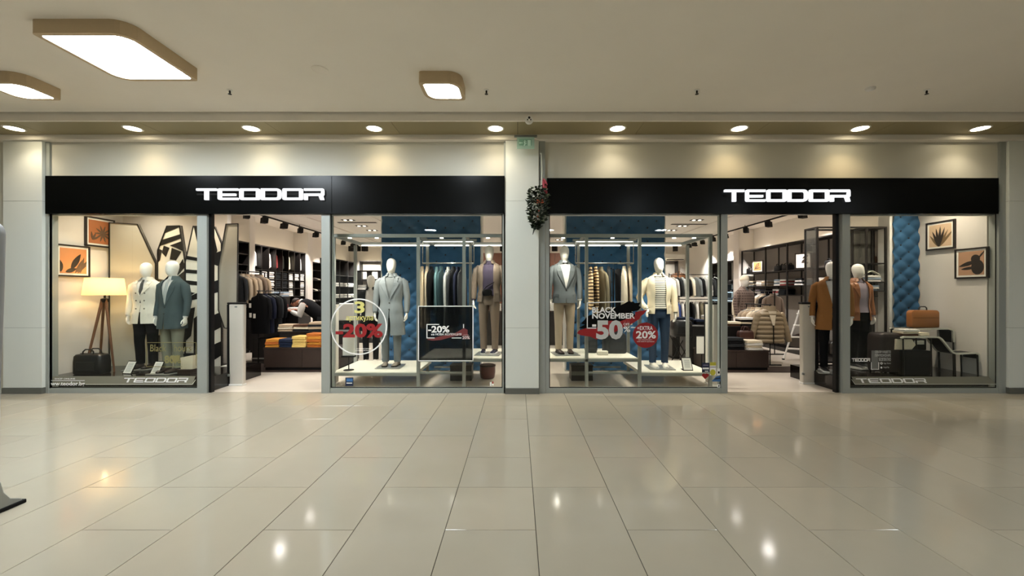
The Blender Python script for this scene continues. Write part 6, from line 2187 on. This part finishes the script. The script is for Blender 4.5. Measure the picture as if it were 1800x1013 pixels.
# ================================================================== bending shop assistant
px_, py_ = -4.74, 10.12
t = thing('person', 'person with short hair in a dark vest and white sleeves bending over the folded shirts', 'person', (px_, py_, 0))
SKIN = mat('skin', (176, 122, 96), .55, noise=.06, scale=12)
sk = [((0, 0, .95), .15), ((-.16, 0, 1.08), .14), ((-.36, 0, 1.24), .15), ((-.47, 0, 1.31), .09), ((-.55, 0, 1.335), .058), ((-.63, 0, 1.33), .085), ((-.71, 0, 1.27), .085), ((-.745, 0, 1.22), .055),
      ((-.775, 0, 1.275), .016)]
ed = [(0, 1), (1, 2), (2, 3), (3, 4), (4, 5), (5, 6), (6, 7), (6, 8)]
for s in (-1, 1):
    k = len(sk)
    sk += [((.02, s * .09, .86), .095), ((-.03, s * .11, .50), .068), ((.03, s * .11, .10), .045), ((-.10, s * .12, .05), .045)]
    ed += [(0, k), (k, k + 1), (k + 1, k + 2), (k + 2, k + 3)]
    k = len(sk)
    sk += [((-.40, s * .17, 1.27), .07), ((-.45, s * .23, 1.02), .05), ((-.66, s * .16, 1.10), .036), ((-.74, s * .15, 1.135), .034), ((-.80, s * .15, 1.14), .032)]
    ed += [(2, k), (k, k + 1), (k + 1, k + 2), (k + 2, k + 3), (k + 3, k + 4)]
    w_ = k + 4
    for j, dy in enumerate((-.024, -.008, .008, .024)):
        k2 = len(sk)
        sk += [((-.835, s * .15 + dy, 1.14), .009), ((-.865, s * .15 + dy * 1.1, 1.125), .008), ((-.88 + abs(dy) * .5, s * .15 + dy * 1.1, 1.112), .007)]
        ed += [(w_, k2), (k2, k2 + 1), (k2 + 1, k2 + 2)]
    k2 = len(sk)
    sk += [((-.775, s * .15 - s * .04, 1.13), .010), ((-.80, s * .15 - s * .055, 1.12), .008)]
    ed += [(k + 3, k2), (k2, k2 + 1)]
me = bpy.data.meshes.new('body')
me.from_pydata([p for p, r in sk], ed, [])
bo = link('body', me, SKIN, t)
md = bo.modifiers.new('skin', 'SKIN')
for i, (p, r) in enumerate(sk):
    me.skin_vertices[0].data[i].radius = (r, r)
me.skin_vertices[0].data[0].use_root = True
md.use_smooth_shade = True
sd = bo.modifiers.new('smooth', 'SUBSURF')
sd.levels = sd.render_levels = 1
# clothes follow the body
MB().tube([(.03, 0, .93), (-.08, 0, 1.02), (-.22, 0, 1.13), (-.36, 0, 1.24), (-.46, 0, 1.305), (-.52, 0, 1.33)], [.175, .185, .19, .195, .15, .085], 18, .85).build('vest', F_BLACKF, t, True)
MB().tube([(-.49, 0, 1.315), (-.55, 0, 1.345)], [.085, .075], 14).build('collar', F_WHITE, t, True)
for s in (-1, 1):
    MB().tube([(-.39, s * .14, 1.28), (-.42, s * .20, 1.18), (-.45, s * .235, 1.02), (-.56, s * .20, 1.06), (-.66, s * .165, 1.10)], [.085, .082, .068, .058, .048], 12).build('sleeve', F_WHITE, t, True)
    MB().tube([(.02, s * .085, .98), (.02, s * .095, .84), (-.03, s * .115, .50), (.03, s * .115, .10)], [.12, .115, .085, .065], 14).build('trouser_leg', F_CHAR, t, True)
    MB().loft([[(.10 - .28 * u, s * .115 + .045 * c_ * (1 - .3 * u), max(0, sn) * (.10 - .05 * u)) for c_, sn in [(cos(a * pi / 6), sin(a * pi / 6)) for a in range(7)]] for u in (0, .1, .5, .9, 1)]).build('shoe', S_DARK, t, True)
mb = MB()
R = Matrix.Rotation(-.75, 3, 'Y')
c0 = Vector((-.655, 0, 1.335))
rs = []
for k in range(7):
    a = k / 6 * 1.55
    rs.append([tuple(c0 + R @ Vector((.098 * cos(a) * cos(b) + .005, .094 * cos(a) * sin(b), .095 * sin(a)))) for b in [2 * pi * j / 16 for j in range(16)]])
mb.loft(rs)
mb.build('hair', mat('dark_hair', (48, 36, 30), .7, noise=.3, scale=60), t, True)
for s in (-1, 1):
    MB().lathe([(.001, 1.288), (.009, 1.292), (.011, 1.30), (.009, 1.308), (.001, 1.312)], 10, -.752, s * .034).build('eye', M_BLACK, t, True)
    MB().tube([(-.665, s * .083, 1.27), (-.655, s * .095, 1.29), (-.66, s * .09, 1.325)], [.008, .014, .008], 8).build('ear', SKIN, t, True)
MB().tube([(-.782, -.022, 1.232), (-.788, 0, 1.23), (-.782, .022, 1.232)], [.004, .006, .004], 6).build('mouth', mat('lips', (140, 80, 72), .5), t, True)
